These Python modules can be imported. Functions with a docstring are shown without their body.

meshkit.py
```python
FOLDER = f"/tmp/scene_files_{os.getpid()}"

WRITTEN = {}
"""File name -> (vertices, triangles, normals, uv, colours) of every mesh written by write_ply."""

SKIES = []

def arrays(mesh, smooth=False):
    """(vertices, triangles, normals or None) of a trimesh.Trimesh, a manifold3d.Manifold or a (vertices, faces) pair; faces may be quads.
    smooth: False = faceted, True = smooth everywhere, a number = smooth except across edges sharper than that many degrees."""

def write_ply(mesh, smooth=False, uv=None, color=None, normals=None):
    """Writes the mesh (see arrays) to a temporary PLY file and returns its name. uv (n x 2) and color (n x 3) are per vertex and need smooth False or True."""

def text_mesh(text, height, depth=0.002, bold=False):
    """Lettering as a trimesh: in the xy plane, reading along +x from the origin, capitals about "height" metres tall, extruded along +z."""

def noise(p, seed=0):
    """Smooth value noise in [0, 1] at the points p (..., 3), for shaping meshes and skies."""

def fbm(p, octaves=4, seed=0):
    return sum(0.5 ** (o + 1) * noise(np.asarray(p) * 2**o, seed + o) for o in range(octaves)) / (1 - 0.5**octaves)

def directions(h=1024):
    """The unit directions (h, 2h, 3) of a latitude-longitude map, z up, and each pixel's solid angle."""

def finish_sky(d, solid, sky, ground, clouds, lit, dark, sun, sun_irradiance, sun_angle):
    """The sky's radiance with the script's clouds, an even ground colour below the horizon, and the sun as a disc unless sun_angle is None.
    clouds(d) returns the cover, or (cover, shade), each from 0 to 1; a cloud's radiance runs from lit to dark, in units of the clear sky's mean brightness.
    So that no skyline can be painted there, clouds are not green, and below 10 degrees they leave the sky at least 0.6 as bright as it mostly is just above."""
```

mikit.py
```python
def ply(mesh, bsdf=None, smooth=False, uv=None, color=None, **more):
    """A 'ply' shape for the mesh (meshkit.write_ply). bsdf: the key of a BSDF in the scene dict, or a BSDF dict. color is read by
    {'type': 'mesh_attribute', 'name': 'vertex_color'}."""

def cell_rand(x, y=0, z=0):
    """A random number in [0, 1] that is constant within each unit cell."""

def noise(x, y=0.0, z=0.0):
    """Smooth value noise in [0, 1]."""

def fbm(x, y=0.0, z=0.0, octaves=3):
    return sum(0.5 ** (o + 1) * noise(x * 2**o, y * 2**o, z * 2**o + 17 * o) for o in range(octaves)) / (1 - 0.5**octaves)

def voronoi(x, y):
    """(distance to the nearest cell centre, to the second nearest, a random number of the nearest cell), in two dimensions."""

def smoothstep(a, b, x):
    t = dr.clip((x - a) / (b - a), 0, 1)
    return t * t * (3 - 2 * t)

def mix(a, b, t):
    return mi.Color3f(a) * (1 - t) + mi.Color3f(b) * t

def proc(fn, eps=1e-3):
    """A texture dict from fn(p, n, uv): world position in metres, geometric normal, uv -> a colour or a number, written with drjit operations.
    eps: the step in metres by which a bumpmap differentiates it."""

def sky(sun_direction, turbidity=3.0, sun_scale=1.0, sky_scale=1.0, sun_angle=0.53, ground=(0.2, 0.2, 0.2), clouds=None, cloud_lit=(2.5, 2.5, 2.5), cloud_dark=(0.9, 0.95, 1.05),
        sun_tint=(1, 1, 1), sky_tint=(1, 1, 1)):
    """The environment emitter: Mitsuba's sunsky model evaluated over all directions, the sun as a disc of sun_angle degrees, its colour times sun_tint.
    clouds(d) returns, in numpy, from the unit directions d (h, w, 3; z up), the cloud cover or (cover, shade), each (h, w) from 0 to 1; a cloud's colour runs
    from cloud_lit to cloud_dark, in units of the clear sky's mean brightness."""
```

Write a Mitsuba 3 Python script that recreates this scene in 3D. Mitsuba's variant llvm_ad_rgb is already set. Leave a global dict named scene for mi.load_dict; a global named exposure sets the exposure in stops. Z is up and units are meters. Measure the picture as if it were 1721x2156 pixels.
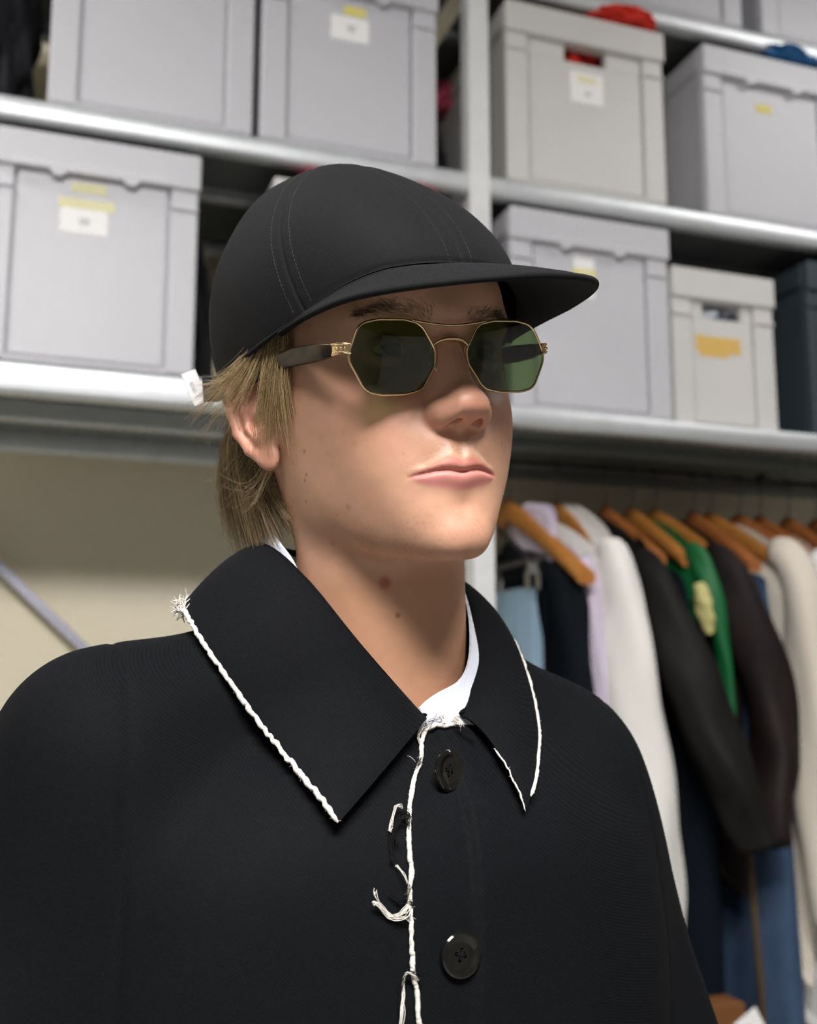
import math, random
import numpy as np, trimesh, drjit as dr, mitsuba as mi
import mikit, meshkit
from mikit import proc, noise, fbm, smoothstep, mix
from scipy.interpolate import RBFInterpolator, CubicSpline, PchipInterpolator
from scipy.ndimage import map_coordinates
from scipy.spatial.transform import Rotation

T = mi.ScalarTransform4f
scene, labels = {}, {}
rng = np.random.default_rng(7)

# ------------------------------------------------------------------ camera, lights, exposure
FPX, CXP, CYP, PITCH = 2300.0, 860.5, 1078.0, math.radians(9.2)
CAM = np.array([0.0, 0.0, 1.42])
FW = np.array([0, math.cos(PITCH), math.sin(PITCH)])
UP = np.array([0, -math.sin(PITCH), math.cos(PITCH)])
scene['camera'] = {'type': 'thinlens', 'fov': math.degrees(2 * math.atan(CXP / FPX)), 'fov_axis': 'x',
                   'aperture_radius': 0.0027, 'focus_distance': 0.615, 'near_clip': 0.05, 'far_clip': 50.0,
                   'to_world': T().look_at(origin=CAM.tolist(), target=(CAM + FW).tolist(), up=[0, 0, 1])}
exposure = 0.50
# ceiling lamps: (x, y, half length x, half width y, radiance)
LAMPS = [(0.20, -1.52, 0.85, 0.52, 40.0), (-1.6, 1.1, 0.6, 0.16, 13.0), (2.1, 1.9, 0.6, 0.16, 12.0)]
CEIL = 3.62


def at(px, py, z):
    """the world point at a photograph pixel and a depth along the view axis"""
    return CAM + z * (FW + np.array([1.0, 0, 0]) * (px - CXP) / FPX - UP * (py - CYP) / FPX)


# ------------------------------------------------------------------ helpers
def lab(key, label=None, cat=None, group=None, kind=None):
    d = {k: v for k, v in (('label', label), ('category', cat), ('group', group), ('kind', kind)) if v}
    if d:
        labels.setdefault(key, {}).update(d)


def numbered(key):
    if not any(k == key or k.startswith(key + '__') for k in list(scene) + list(labels)):
        return key
    i = 1
    while any(k == f'{key}_{i:03d}' or k.startswith(f'{key}_{i:03d}__') for k in list(scene) + list(labels)):
        i += 1
    return f'{key}_{i:03d}'


def add(key, mesh, bsdf, smooth=False, label=None, cat=None, group=None, kind=None, **kw):
    key = numbered_exact(key)
    scene[key] = mikit.ply(mesh, bsdf, smooth=smooth, **kw)
    lab(key, label, cat, group, kind)
    return key


def numbered_exact(key):
    if key not in scene:
        return key
    i = 1
    while f'{key}_{i:03d}' in scene:
        i += 1
    return f'{key}_{i:03d}'


def thing(name, label, cat, group=None):
    key = numbered(name)
    lab(key, label, cat, group)
    return key


def cat_(ms):
    return trimesh.util.concatenate([m for m in ms if m is not None])


def cbox(lo, hi, c=0.003):
    """box with chamfered edges"""
    lo, hi = np.asarray(lo, float), np.asarray(hi, float)
    c = min(c, *(0.45 * (hi - lo)))
    pts = []
    for ix in (0, 1):
        for iy in (0, 1):
            for iz in (0, 1):
                p = np.array([(lo, hi)[i][k] for k, i in enumerate((ix, iy, iz))])
                sg = np.array([1 - 2 * ix, 1 - 2 * iy, 1 - 2 * iz]) * c
                for k in range(3):
                    q = p + sg
                    q[k] = p[k]
                    pts.append(q)
    return trimesh.convex.convex_hull(np.array(pts))


def tube(path, r, n=8, closed=False, flat=None):
    """tube along path; r scalar or array; ends capped"""
    P = np.asarray(path, float)
    m = len(P)
    r = np.broadcast_to(np.asarray(r, float), (m,))
    tg = np.gradient(P, axis=0)
    tg /= np.linalg.norm(tg, axis=1, keepdims=True) + 1e-12
    a = np.array([0.31, 0.2, 0.93])
    if abs(tg[0] @ a) > 0.9:
        a = np.array([0.9, 0.3, 0.1])
    U = np.zeros_like(P)
    u = a - tg[0] * (a @ tg[0])
    for i in range(m):
        u = u - tg[i] * (u @ tg[i])
        u /= np.linalg.norm(u) + 1e-12
        U[i] = u
    V = np.cross(tg, U)
    an = np.arange(n) * 2 * np.pi / n
    ring = P[:, None] + r[:, None, None] * (np.cos(an)[None, :, None] * U[:, None] + np.sin(an)[None, :, None] * V[:, None])
    v = ring.reshape(-1, 3)
    f = grid_faces(m, n, wrap=True)
    k = len(v)
    v = np.vstack([v, P[:1], P[-1:]])
    i = np.arange(n)
    j = (i + 1) % n
    f = np.vstack([f, np.stack([j, i, i * 0 + k], 1), np.stack([(m - 1) * n + i, (m - 1) * n + j, i * 0 + k + 1], 1)])
    return trimesh.Trimesh(v, f, process=False)


def grid_faces(m, n, wrap=False):
    a = np.arange((m - 1) * n).reshape(m - 1, n)
    j = np.arange(n if wrap else n - 1)
    a = a[:, j]
    b = (np.arange(m - 1) * n)[:, None] + ((j + 1) % n)[None]
    q = np.stack([a, b, b + n, a + n], -1).reshape(-1, 4)
    return np.vstack([q[:, [0, 1, 2]], q[:, [0, 2, 3]]])


def sheet(P, th=None, nrm=None):
    """P (m,n,3) grid -> closed thick sheet (offset along vertex normals by th)"""
    m, n = P.shape[:2]
    f = grid_faces(m, n)
    v = P.reshape(-1, 3)
    if th is None:
        return trimesh.Trimesh(v, f, process=False)
    t = trimesh.Trimesh(v, f, process=False)
    N = np.array(t.vertex_normals) if nrm is None else nrm.reshape(-1, 3)
    v2 = v - N * th
    k = len(v)
    loop = np.concatenate([np.arange(n), np.arange(1, m) * n + n - 1, (m - 1) * n + np.arange(n - 2, -1, -1), np.arange(m - 2, 0, -1) * n])
    l2 = np.roll(loop, -1)
    side = np.vstack([np.stack([loop, loop + k, l2], 1), np.stack([l2, loop + k, l2 + k], 1)])
    return trimesh.Trimesh(np.vstack([v, v2]), np.vstack([f, f[:, ::-1] + k, side]), process=False)


def orient(m):
    """faces outwards"""
    if m.volume < 0:
        m.invert()


def sstep(a, b, x):
    t = np.clip((x - a) / (b - a), 0, 1)
    return t * t * (3 - 2 * t)


def smin(a, b, k):
    h = np.clip(0.5 + 0.5 * (b - a) / k, 0, 1)
    return b * (1 - h) + a * h - k * h * (1 - h)


def smax(a, b, k):
    return -smin(-a, -b, k)


def sd_ell(p, c, r, R=None):
    q = p - np.asarray(c, float)
    if R is not None:
        q = q @ R
    r = np.asarray(r, float)
    k0 = np.linalg.norm(q / r, axis=-1)
    k1 = np.linalg.norm(q / (r * r), axis=-1) + 1e-9
    return k0 * (k0 - 1) / k1


def sd_cone(p, a, b, ra, rb):
    """capsule with a linearly varying radius (approximate distance)"""
    a, b = np.asarray(a, float), np.asarray(b, float)
    ab = b - a
    h = np.clip(((p - a) @ ab) / (ab @ ab), 0, 1)
    return np.linalg.norm(p - a - h[..., None] * ab, axis=-1) - (ra + (rb - ra) * h)


def surface_net(f, lo, hi, h, slack=1.5, B=8):
    """mesh of f = 0 by surface nets on blocks near the surface, then projected on it"""
    lo, hi = np.asarray(lo, float), np.asarray(hi, float)
    nb = np.ceil((hi - lo) / (h * B)).astype(int)
    ii = np.stack(np.meshgrid(*[np.arange(k) for k in nb], indexing='ij'), -1).reshape(-1, 3)
    cen = lo + (ii + 0.5) * B * h
    d = np.concatenate([f(c) for c in np.array_split(cen, max(1, len(cen) // 60000))])
    ii = ii[np.abs(d) < 0.87 * B * h * slack]
    g = np.stack(np.meshgrid(*[np.arange(B + 1)] * 3, indexing='ij'), -1).reshape(-1, 3)
    N = nb * B + 1
    verts, keys, edges = [], [], []
    off = np.array([[a, b, c] for a in (0, 1) for b in (0, 1) for c in (0, 1)])
    for part in np.array_split(ii, max(1, len(ii) // 500)):
        if not len(part):
            continue
        base = part * B
        G = base[:, None] + g[None]
        val = f((lo + G * h).reshape(-1, 3)).reshape(len(part), B + 1, B + 1, B + 1)
        corner = np.stack([val[:, a:a + B, b:b + B, c:c + B] for a, b, c in off], -1)
        act = (corner.min(-1) < 0) & (corner.max(-1) >= 0)
        bi, x, y, z = np.nonzero(act)
        cv = corner[bi, x, y, z]
        cell = base[bi] + np.stack([x, y, z], 1)
        acc, cnt = np.zeros((len(cv), 3)), np.zeros(len(cv))
        for e0 in range(8):
            for ax in range(3):
                if off[e0][ax] == 0:
                    o1 = off[e0].copy()
                    o1[ax] = 1
                    e1 = o1[0] * 4 + o1[1] * 2 + o1[2]
                    a, b = cv[:, e0], cv[:, e1]
                    s = (a < 0) != (b < 0)
                    t = np.where(s, a / np.where(s, a - b, 1), 0)
                    acc += np.where(s[:, None], off[e0] + (o1 - off[e0]) * t[:, None], 0)
                    cnt += s
        verts.append(lo + (cell + acc / cnt[:, None]) * h)
        keys.append((cell[:, 0] * N[1] + cell[:, 1]) * N[2] + cell[:, 2])
        for ax in range(3):
            e1 = 4 if ax == 0 else 2 if ax == 1 else 1
            a, b = cv[:, 0], cv[:, e1]
            s = (a < 0) != (b < 0)
            edges.append(np.column_stack([cell[s], np.full(s.sum(), ax), (a[s] < 0)]))
    verts, keys = np.vstack(verts), np.concatenate(keys)
    keys, first = np.unique(keys, return_index=True)
    verts = verts[first]
    E = np.vstack(edges)
    faces = []
    for ax in range(3):
        e = E[E[:, 3] == ax]
        u, w = (ax + 1) % 3, (ax + 2) % 3
        q = []
        for du, dw in ((0, 0), (-1, 0), (-1, -1), (0, -1)):
            c = e[:, :3].copy()
            c[:, u] += du
            c[:, w] += dw
            k = (c[:, 0] * N[1] + c[:, 1]) * N[2] + c[:, 2]
            j = np.clip(np.searchsorted(keys, k), 0, len(keys) - 1)
            q.append(np.where(keys[j] == k, j, -1))
        q = np.stack(q, 1)
        ok = (q >= 0).all(1)
        q, inside = q[ok], e[ok, 4] == 1
        q = np.where(inside[:, None], q, q[:, ::-1])
        faces.append(q)
    q = np.vstack(faces)
    for _ in range(2):
        verts, n = project(f, verts, h)
    F = np.vstack([q[:, [0, 1, 2]], q[:, [0, 2, 3]]])
    return trimesh.Trimesh(verts, F, process=False)


def grad(f, v, e):
    g = np.stack([f(v + e * np.eye(3)[k]) - f(v - e * np.eye(3)[k]) for k in range(3)], 1) / (2 * e)
    return g


def project(f, v, h):
    g = grad(f, v, 0.3 * h)
    d = f(v)
    step = np.clip(d / (np.sum(g * g, 1) + 1e-6), -0.5 * h, 0.5 * h)
    # f in the same unit as v
    v = v - g * step[:, None] * 0.8
    return v, g


# ------------------------------------------------------------------ materials
def rgb(c):
    return {'type': 'rgb', 'value': [float(x) for x in c]}


def lin(r, g, b):
    c = np.array([r, g, b]) / 255.0
    return np.where(c <= 0.04045, c / 12.92, ((c + 0.055) / 1.055) ** 2.4).tolist()


def mat(name, color, rough=0.5, metal=0.0, spec=0.5, **kw):
    d = {'type': 'principled', 'base_color': color if isinstance(color, dict) else rgb(color), 'roughness': rough, 'metallic': metal, 'specular': spec, **kw}
    scene[name] = {'type': 'twosided', 'bsdf': d}
    return name
# ------------------------------------------------------------------ the setting
SA = math.radians(19.5)
SH = np.eye(4)
SH[:3, 0] = [math.cos(SA), math.sin(SA), 0]
SH[:3, 1] = [-math.sin(SA), math.cos(SA), 0]
SH[:3, 3] = [0, 2.193, 0]


def sf(mesh):
    mesh = mesh.copy()
    mesh.apply_transform(SH)
    return mesh


def sfp(s, t, z):
    return SH[:3, :3] @ np.array([s, t, z]) + SH[:3, 3]


mat('mat_wall', proc(lambda p, n, uv: mix((0.78, 0.70, 0.52), (0.84, 0.765, 0.60), fbm(p.x * 2.0, p.y * 2.0, p.z * 2.0))), 0.75, spec=0.2)
mat('mat_room', (0.22, 0.217, 0.21), 0.8, spec=0.2)
mat('mat_floor', proc(lambda p, n, uv: mix((0.20, 0.195, 0.185), (0.25, 0.245, 0.23), fbm(p.x * 3.0, p.y * 3.0, 0.0))), 0.45)
WT = 0.66
X0, X1, Y0 = -3.4, 4.2, -3.4
add('wall_back', sf(trimesh.creation.box(bounds=[(-4.2, WT, -0.02), (5.6, WT + 0.1, CEIL + 0.1)])), 'mat_wall', kind='structure', label='olive beige plaster wall behind the shelving')
room = lambda lo, hi: trimesh.creation.box(bounds=[lo, hi])
add('floor', room((X0 - 0.1, Y0 - 0.1, -0.1), (X1 + 0.1, 5.2, 0)), 'mat_floor', kind='structure', label='grey concrete floor')
add('ceiling', room((X0 - 0.1, Y0 - 0.1, CEIL), (X1 + 0.1, 5.2, CEIL + 0.1)), 'mat_room', kind='structure', label='light grey ceiling')
add('wall_left', room((X0 - 0.1, Y0, 0), (X0, 5.2, CEIL)), 'mat_room', kind='structure', label='grey wall at the left')
add('wall_right', room((X1, Y0, 0), (X1 + 0.1, 5.2, CEIL)), 'mat_room', kind='structure', label='grey wall at the right')
mat('mat_room_dark', (0.10, 0.098, 0.095), 0.8, spec=0.2)
add('wall_front', room((X0, Y0 - 0.1, 0), (X1, Y0, CEIL)), 'mat_room_dark', kind='structure', label='grey wall behind the photographer')

mat('mat_lamp_body', (0.8, 0.8, 0.8), 0.4)
for (lx, ly, a, b, L), what in zip(LAMPS, ('large ceiling light panel above the photographer', 'narrow ceiling light panel at the left in front of the shelves', 'narrow ceiling light panel at the right in front of the shelves')):
    k = thing('ceiling_lamp', what, 'lamp', 'ceiling light panels')
    add(k + '__housing', cat_([room((lx - a - 0.02, ly - b - 0.02, CEIL - 0.03), (lx + a + 0.02, ly + b + 0.02, CEIL)),
                              room((lx - a - 0.02, ly - b - 0.02, CEIL - 0.06), (lx - a, ly + b + 0.02, CEIL - 0.03)),
                              room((lx + a, ly - b - 0.02, CEIL - 0.06), (lx + a + 0.02, ly + b + 0.02, CEIL - 0.03))]), 'mat_lamp_body')
    v = np.array([(lx - a, ly - b, CEIL - 0.055), (lx - a, ly + b, CEIL - 0.055), (lx + a, ly + b, CEIL - 0.055), (lx + a, ly - b, CEIL - 0.055)])
    add(k + '__diffuser', trimesh.Trimesh(v, [[0, 1, 2], [0, 2, 3]], process=False), 'mat_lamp_body',
        emitter={'type': 'area', 'radiance': rgb((L, L * 0.97, L * 0.955))})

# ------------------------------------------------------------------ shelving
mat('mat_galv', proc(lambda p, n, uv: mix((0.58, 0.61, 0.62), (0.72, 0.75, 0.76), fbm(p.x * 25, p.y * 25, p.z * 25))), 0.45, metal=0.62)
mat('mat_post', proc(lambda p, n, uv: mix((0.66, 0.67, 0.67), (0.76, 0.77, 0.77), fbm(p.x * 25, p.y * 25, p.z * 25))), 0.5, metal=0.15)
mat('mat_deck', (0.16, 0.18, 0.17), 0.5, metal=0.3)
mat('mat_brace', (0.42, 0.42, 0.50), 0.4, metal=0.4)
DEPTH = 0.60
PL, PC, PR = -1.65, 0.167, 1.98


def beam(s0, s1, z0, z1, t, th=0.028):
    """rounded shelf lip: profile in (t, z) swept along s, front edge bulging at t"""
    a = np.linspace(-np.pi / 2, np.pi / 2, 9)
    r = 0.012
    prof = []
    for x in a:
        prof.append((t + r - r * np.cos(x), (z1 - r if x > 0 else z0 + r) + r * np.sin(x)))
    prof = prof[:4] + [(t + 0.0005, z0 + r), (t - 0.002, 0.5 * (z0 + z1)), (t + 0.0005, z1 - r)] + prof[5:]
    prof += [(t + th, z1), (t + th, z1 - 0.004), (t + th, z0)]
    prof = np.array(prof)
    n = len(prof)
    v = np.vstack([np.column_stack([np.full(n, s), prof]) for s in (s0, s1)])
    f = grid_faces(2, n, wrap=True)
    c0 = [[0, i + 1, i] for i in range(1, n - 1)]
    c1 = [[n, n + i, n + i + 1] for i in range(1, n - 1)]
    m = trimesh.Trimesh(v, np.vstack([f, c0, c1]), process=False)
    orient(m)
    return m


unit = thing('shelving_unit', 'tall galvanised steel shelving unit holding rows of grey crates along the back wall', 'shelf')
for s in (PL, PC, PR):
    for t in (0.0, DEPTH):
        w = 0.047
        sg = 1 if t == 0.0 else -1
        m = cat_([cbox((s - w / 2, t - 0.001 if sg > 0 else t - 0.0, 0), (s + w / 2, t + sg * 0.0 + 0.004, CEIL - 0.25), 0.001),
                  cbox((s - w / 2, min(t, t + sg * 0.05), 0), (s - w / 2 + 0.004, max(t, t + sg * 0.05), CEIL - 0.25), 0.001)])
        # slot perforations read as small dark plates let into the face
        add(unit + '__post', sf(m), 'mat_post', 30)
for s0, s1, zz in ((PL, PC, {'A': (2.492, 2.54), 'B': (1.955, 2.018), 'C': (2.99, 3.04), 'D': (0.35, 0.40)}), (PC, PR, {'A': (2.492, 2.54), 'B': (1.977, 2.022), 'C': (3.0, 3.045), 'D': (0.35, 0.40)})):
    for nme, (z0, z1) in zz.items():
        lo, hi = s0 + 0.0235, s1 - 0.0235
        add(unit + '__beam', sf(beam(lo, hi, z0, z1, 0.002)), 'mat_galv', 40)
        rb = beam(lo, hi, z0 + 0.004, z1, 0.0)
        rb.vertices[:, 1] = DEPTH - rb.vertices[:, 1]
        # rear beam shows its inner lip towards the room
        inner = beam(lo, hi, z0 + 0.004, z1 - 0.006, DEPTH - 0.06)
        add(unit + '__beam', sf(inner), 'mat_galv' if s0 < 0 else 'mat_deck', 40)
        nd = 5
        for i in range(nd):
            a, b = lo + (hi - lo) * i / nd, lo + (hi - lo) * (i + 1) / nd
            ms = [cbox((a + 0.001, 0.03, z1 - 0.012), (b - 0.001, DEPTH - 0.06, z1 - 0.006), 0.001)]
            add(unit + '__deck_panel', sf(cat_(ms)), 'mat_deck')
        add(unit + '__rail_rib', sf(cbox((lo, 0.235, z0 + 0.006), (hi, 0.265, z1 - 0.012), 0.004)), 'mat_galv' if s0 < 0 else 'mat_deck')
# flat diagonal brace at the back of the left bay
def bar(a, b, w, th):
    a, b = np.array(a, float), np.array(b, float)
    L = np.linalg.norm(b - a)
    m = cbox((0, -th / 2, -w / 2), (L, th / 2, w / 2), 0.001)
    d = (b - a) / L
    R = np.eye(4)
    R[:3, 0] = d
    R[:3, 1] = [0, 1, 0]
    R[:3, 2] = np.cross(d, [0, 1, 0])
    R[:3, 3] = a
    m.apply_transform(R)
    return m
add(unit + '__brace', sf(bar((-1.22, 0.615, 2.11), (-0.2, 0.615, 1.147), 0.022, 0.004)), 'mat_brace', label='slanting flat brace at the back of the left bay')

# ------------------------------------------------------------------ crates
mat('mat_crate', proc(lambda p, n, uv: mix((0.50, 0.50, 0.53), (0.54, 0.54, 0.57), fbm(p.x * 6, p.y * 6, p.z * 6))), 0.42, spec=0.4)
mat('mat_crate_warm', proc(lambda p, n, uv: mix((0.57, 0.56, 0.54), (0.61, 0.60, 0.58), fbm(p.x * 6, p.y * 6, p.z * 6))), 0.42, spec=0.4)
mat('mat_crate_dark', (0.035, 0.050, 0.060), 0.5, spec=0.3)
mat('mat_paper', (0.86, 0.86, 0.85), 0.7, spec=0.2)
mat('mat_print', (0.45, 0.45, 0.47), 0.7, spec=0.2)
mat('mat_tape', (0.72, 0.64, 0.20), 0.6, spec=0.2)
mat('mat_tape_pale', (0.72, 0.69, 0.42), 0.6, spec=0.2)
mat('mat_tape_orange', (0.66, 0.44, 0.13), 0.6, spec=0.2)
CH = 0.435


def crate(label, s0, z0, t0=0.0, w=0.40, h=CH, d=0.56, m='mat_crate', notch=True, hole=False, stickers=()):
    k = thing('storage_crate', label, 'crate', None)
    x0, x1, y0, y1 = s0, s0 + w, t0 + 0.010, t0 + d
    th, rec, cw = 0.004, 0.008, 0.055
    def part(nm, ms, mm=m, sm=30, **kw):
        return add(k + '__' + nm, sf(cat_(ms)), mm, sm, **kw)
    zr = z0 + h - 0.075  # underside of the rim band
    f0 = y0 + 0.003  # raised middle of the front, a groove apart from the corner columns
    fb = y0 + 0.017
    g0, g1 = x0 + cw + 0.005, x1 - cw - 0.005
    hz0, hz1, hx0, hx1 = z0 + h - 0.115, z0 + h - 0.075, s0 + w / 2 - 0.055, s0 + w / 2 + 0.055
    if hole:
        front = []
        for p0, p1, q0, q1 in ((f0, f0 + 0.0139, g0, g1), (fb, fb + th, x0 + 0.02, x1 - 0.02)):
            front += [cbox((q0, p0, z0 + 0.014), (q1, p1, hz0), 0.001), cbox((q0, p0, hz0), (hx0, p1, z0 + h - 0.004), 0.0005),
                      cbox((hx1, p0, hz0), (q1, p1, z0 + h - 0.004), 0.0005), cbox((hx0, p0, hz1), (hx1, p1, z0 + h - 0.004), 0.0005)]
    else:
        front = [cbox((g0, f0, z0 + 0.014), (g1, f0 + 0.0139, z0 + h - 0.004), 0.001), cbox((x0 + 0.02, fb, z0 + 0.004), (x1 - 0.02, fb + th, z0 + h - 0.004), 0.001)]
    part('body', front + [cbox((x0 + 0.006, y1 - th, z0 + 0.004), (x1 - 0.006, y1, z0 + h - 0.004), 0.001),
                          cbox((x0 + 0.008, fb, z0 + 0.004), (x0 + 0.008 + th, y1, z0 + h - 0.004), 0.001),
                          cbox((x1 - 0.008 - th, fb, z0 + 0.004), (x1 - 0.008, y1, z0 + h - 0.004), 0.001),
                          cbox((x0 + 0.01, fb, z0 + 0.001), (x1 - 0.01, y1, z0 + 0.008), 0.001)])
    for a, b in ((x0, x0 + cw), (x1 - cw, x1)):
        for c, e in ((y0 - 0.004, y0 + 0.03), (y1 - 0.05, y1 + 0.002)):
            part('corner_column', [cbox((a, c, z0), (b, e, z0 + h - 0.03), 0.004)])
        part('corner_ledge', [cbox((a - 0.0, y0 - 0.010, z0 + h - 0.118), (b + 0.0, y0 + 0.02, z0 + h - 0.110), 0.002)])
    part('rim', [cbox((x0 - 0.003, y0 - 0.013, zr), (x1 + 0.003, y0 + 0.012, z0 + h), 0.004), cbox((x0 - 0.003, y1 - 0.012, zr), (x1 + 0.003, y1 + 0.006, z0 + h), 0.004),
                 cbox((x0 - 0.003, y0 + 0.010, zr + 0.02), (x0 + 0.012, y1 - 0.01, z0 + h), 0.004), cbox((x1 - 0.012, y0 + 0.010, zr + 0.02), (x1 + 0.003, y1 - 0.01, z0 + h), 0.004)])
    part('base_rail', [cbox((x0 + 0.012, y0 - 0.002, z0), (x1 - 0.012, y0 + 0.012, z0 + 0.010), 0.002)])
    if notch:  # grip lip: a band under the rim that dips at two thirds
        from shapely.geometry import Polygon
        c = s0 + w / 2
        pts = [(x0 + cw, zr + 0.002), (c - 0.085, zr + 0.002), (c - 0.075, zr - 0.010), (c - 0.062, zr - 0.010), (c - 0.050, zr + 0.0), (c + 0.050, zr + 0.0), (c + 0.062, zr - 0.010), (c + 0.075, zr - 0.010), (c + 0.085, zr + 0.002), (x1 - cw, zr + 0.002), (x1 - cw, zr + 0.012), (x0 + cw, zr + 0.012)]
        g = trimesh.creation.extrude_polygon(Polygon(pts), 0.020, engine='earcut')
        g.apply_transform(np.array([[1, 0, 0, 0], [0, 0, 1, y0 - 0.016], [0, 1, 0, 0], [0, 0, 0, 1.0]]))
        g.invert()
        part('grip_lip', [g], sm=False)
    for nm, mm, sx, sz, sw, sh in stickers:  # offsets from the crate's front left bottom corner
        a = cbox((s0 + sx, f0 - 0.0012, z0 + sz), (s0 + sx + sw, f0 + 0.001, z0 + sz + sh), 0.0003)
        part(nm, [a], mm, False, label={'mat_paper': 'white paper label', 'mat_tape': 'yellow tape strip', 'mat_tape_pale': 'pale yellow tape strip', 'mat_tape_orange': 'orange yellow tape strip', 'mat_print': 'small grey print'}[mm])
    return k


zA, zB, zC = 2.540, 2.020, 3.046
PAPER = lambda sx, sz, sw=0.085, sh=0.050: [('paper_label', 'mat_paper', sx, sz, sw, sh), ('label_print', 'mat_print', sx + sw * 0.4, sz + sh * 0.35, sw * 0.22, sh * 0.3)]
crate('grey crate without a label, leftmost on the upper shelf', -0.738, zA)
crate('grey crate directly left of the front post, yellow strip above its white label', -0.322, zA, w=0.39,
      stickers=[('tape', 'mat_tape', 0.178, 0.318, 0.05, 0.022)] + [('paper_label', 'mat_paper', 0.150, 0.258, 0.085, 0.056), ('label_print', 'mat_print', 0.185, 0.280, 0.02, 0.016)])
crate('warm grey crate with red cloth showing through its hand hole', 0.238, zA, w=0.41, m='mat_crate_warm', notch=False, hole=True,
      stickers=[('paper_label', 'mat_paper', 0.165, 0.222, 0.085, 0.076), ('tape', 'mat_tape', 0.178, 0.272, 0.058, 0.016), ('label_print', 'mat_print', 0.200, 0.238, 0.018, 0.014)])
crate('grey crate on the upper shelf with blue cloth lying on its rim', 0.762, zA, stickers=[('tape', 'mat_tape', 0.155, 0.290, 0.047, 0.022)])
crate('grey crate on the top shelf above the red cloth', 0.487, zC)
crate('grey crate on the top shelf above the blue cloth', 0.945, zC)
crate('large pale crate behind the cap on the left with a pale yellow taped white label', -0.842, zB, h=0.452,
      stickers=[('tape', 'mat_tape_pale', 0.158, 0.345, 0.065, 0.020), ('tape', 'mat_tape_pale', 0.135, 0.312, 0.105, 0.020)] + PAPER(0.140, 0.262, 0.088, 0.050))
crate('crate mostly hidden behind the crown of the black cap with pink cloth above', -0.288, zB, m='mat_crate_warm')
crate('grey crate behind the cap brim with two yellow strips and a white label', 0.240, zB, h=0.455,
      stickers=[('paper_label', 'mat_paper', 0.160, 0.268, 0.050, 0.093), ('tape', 'mat_tape', 0.158, 0.318, 0.056, 0.019), ('tape', 'mat_tape', 0.157, 0.284, 0.056, 0.019)])
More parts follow.
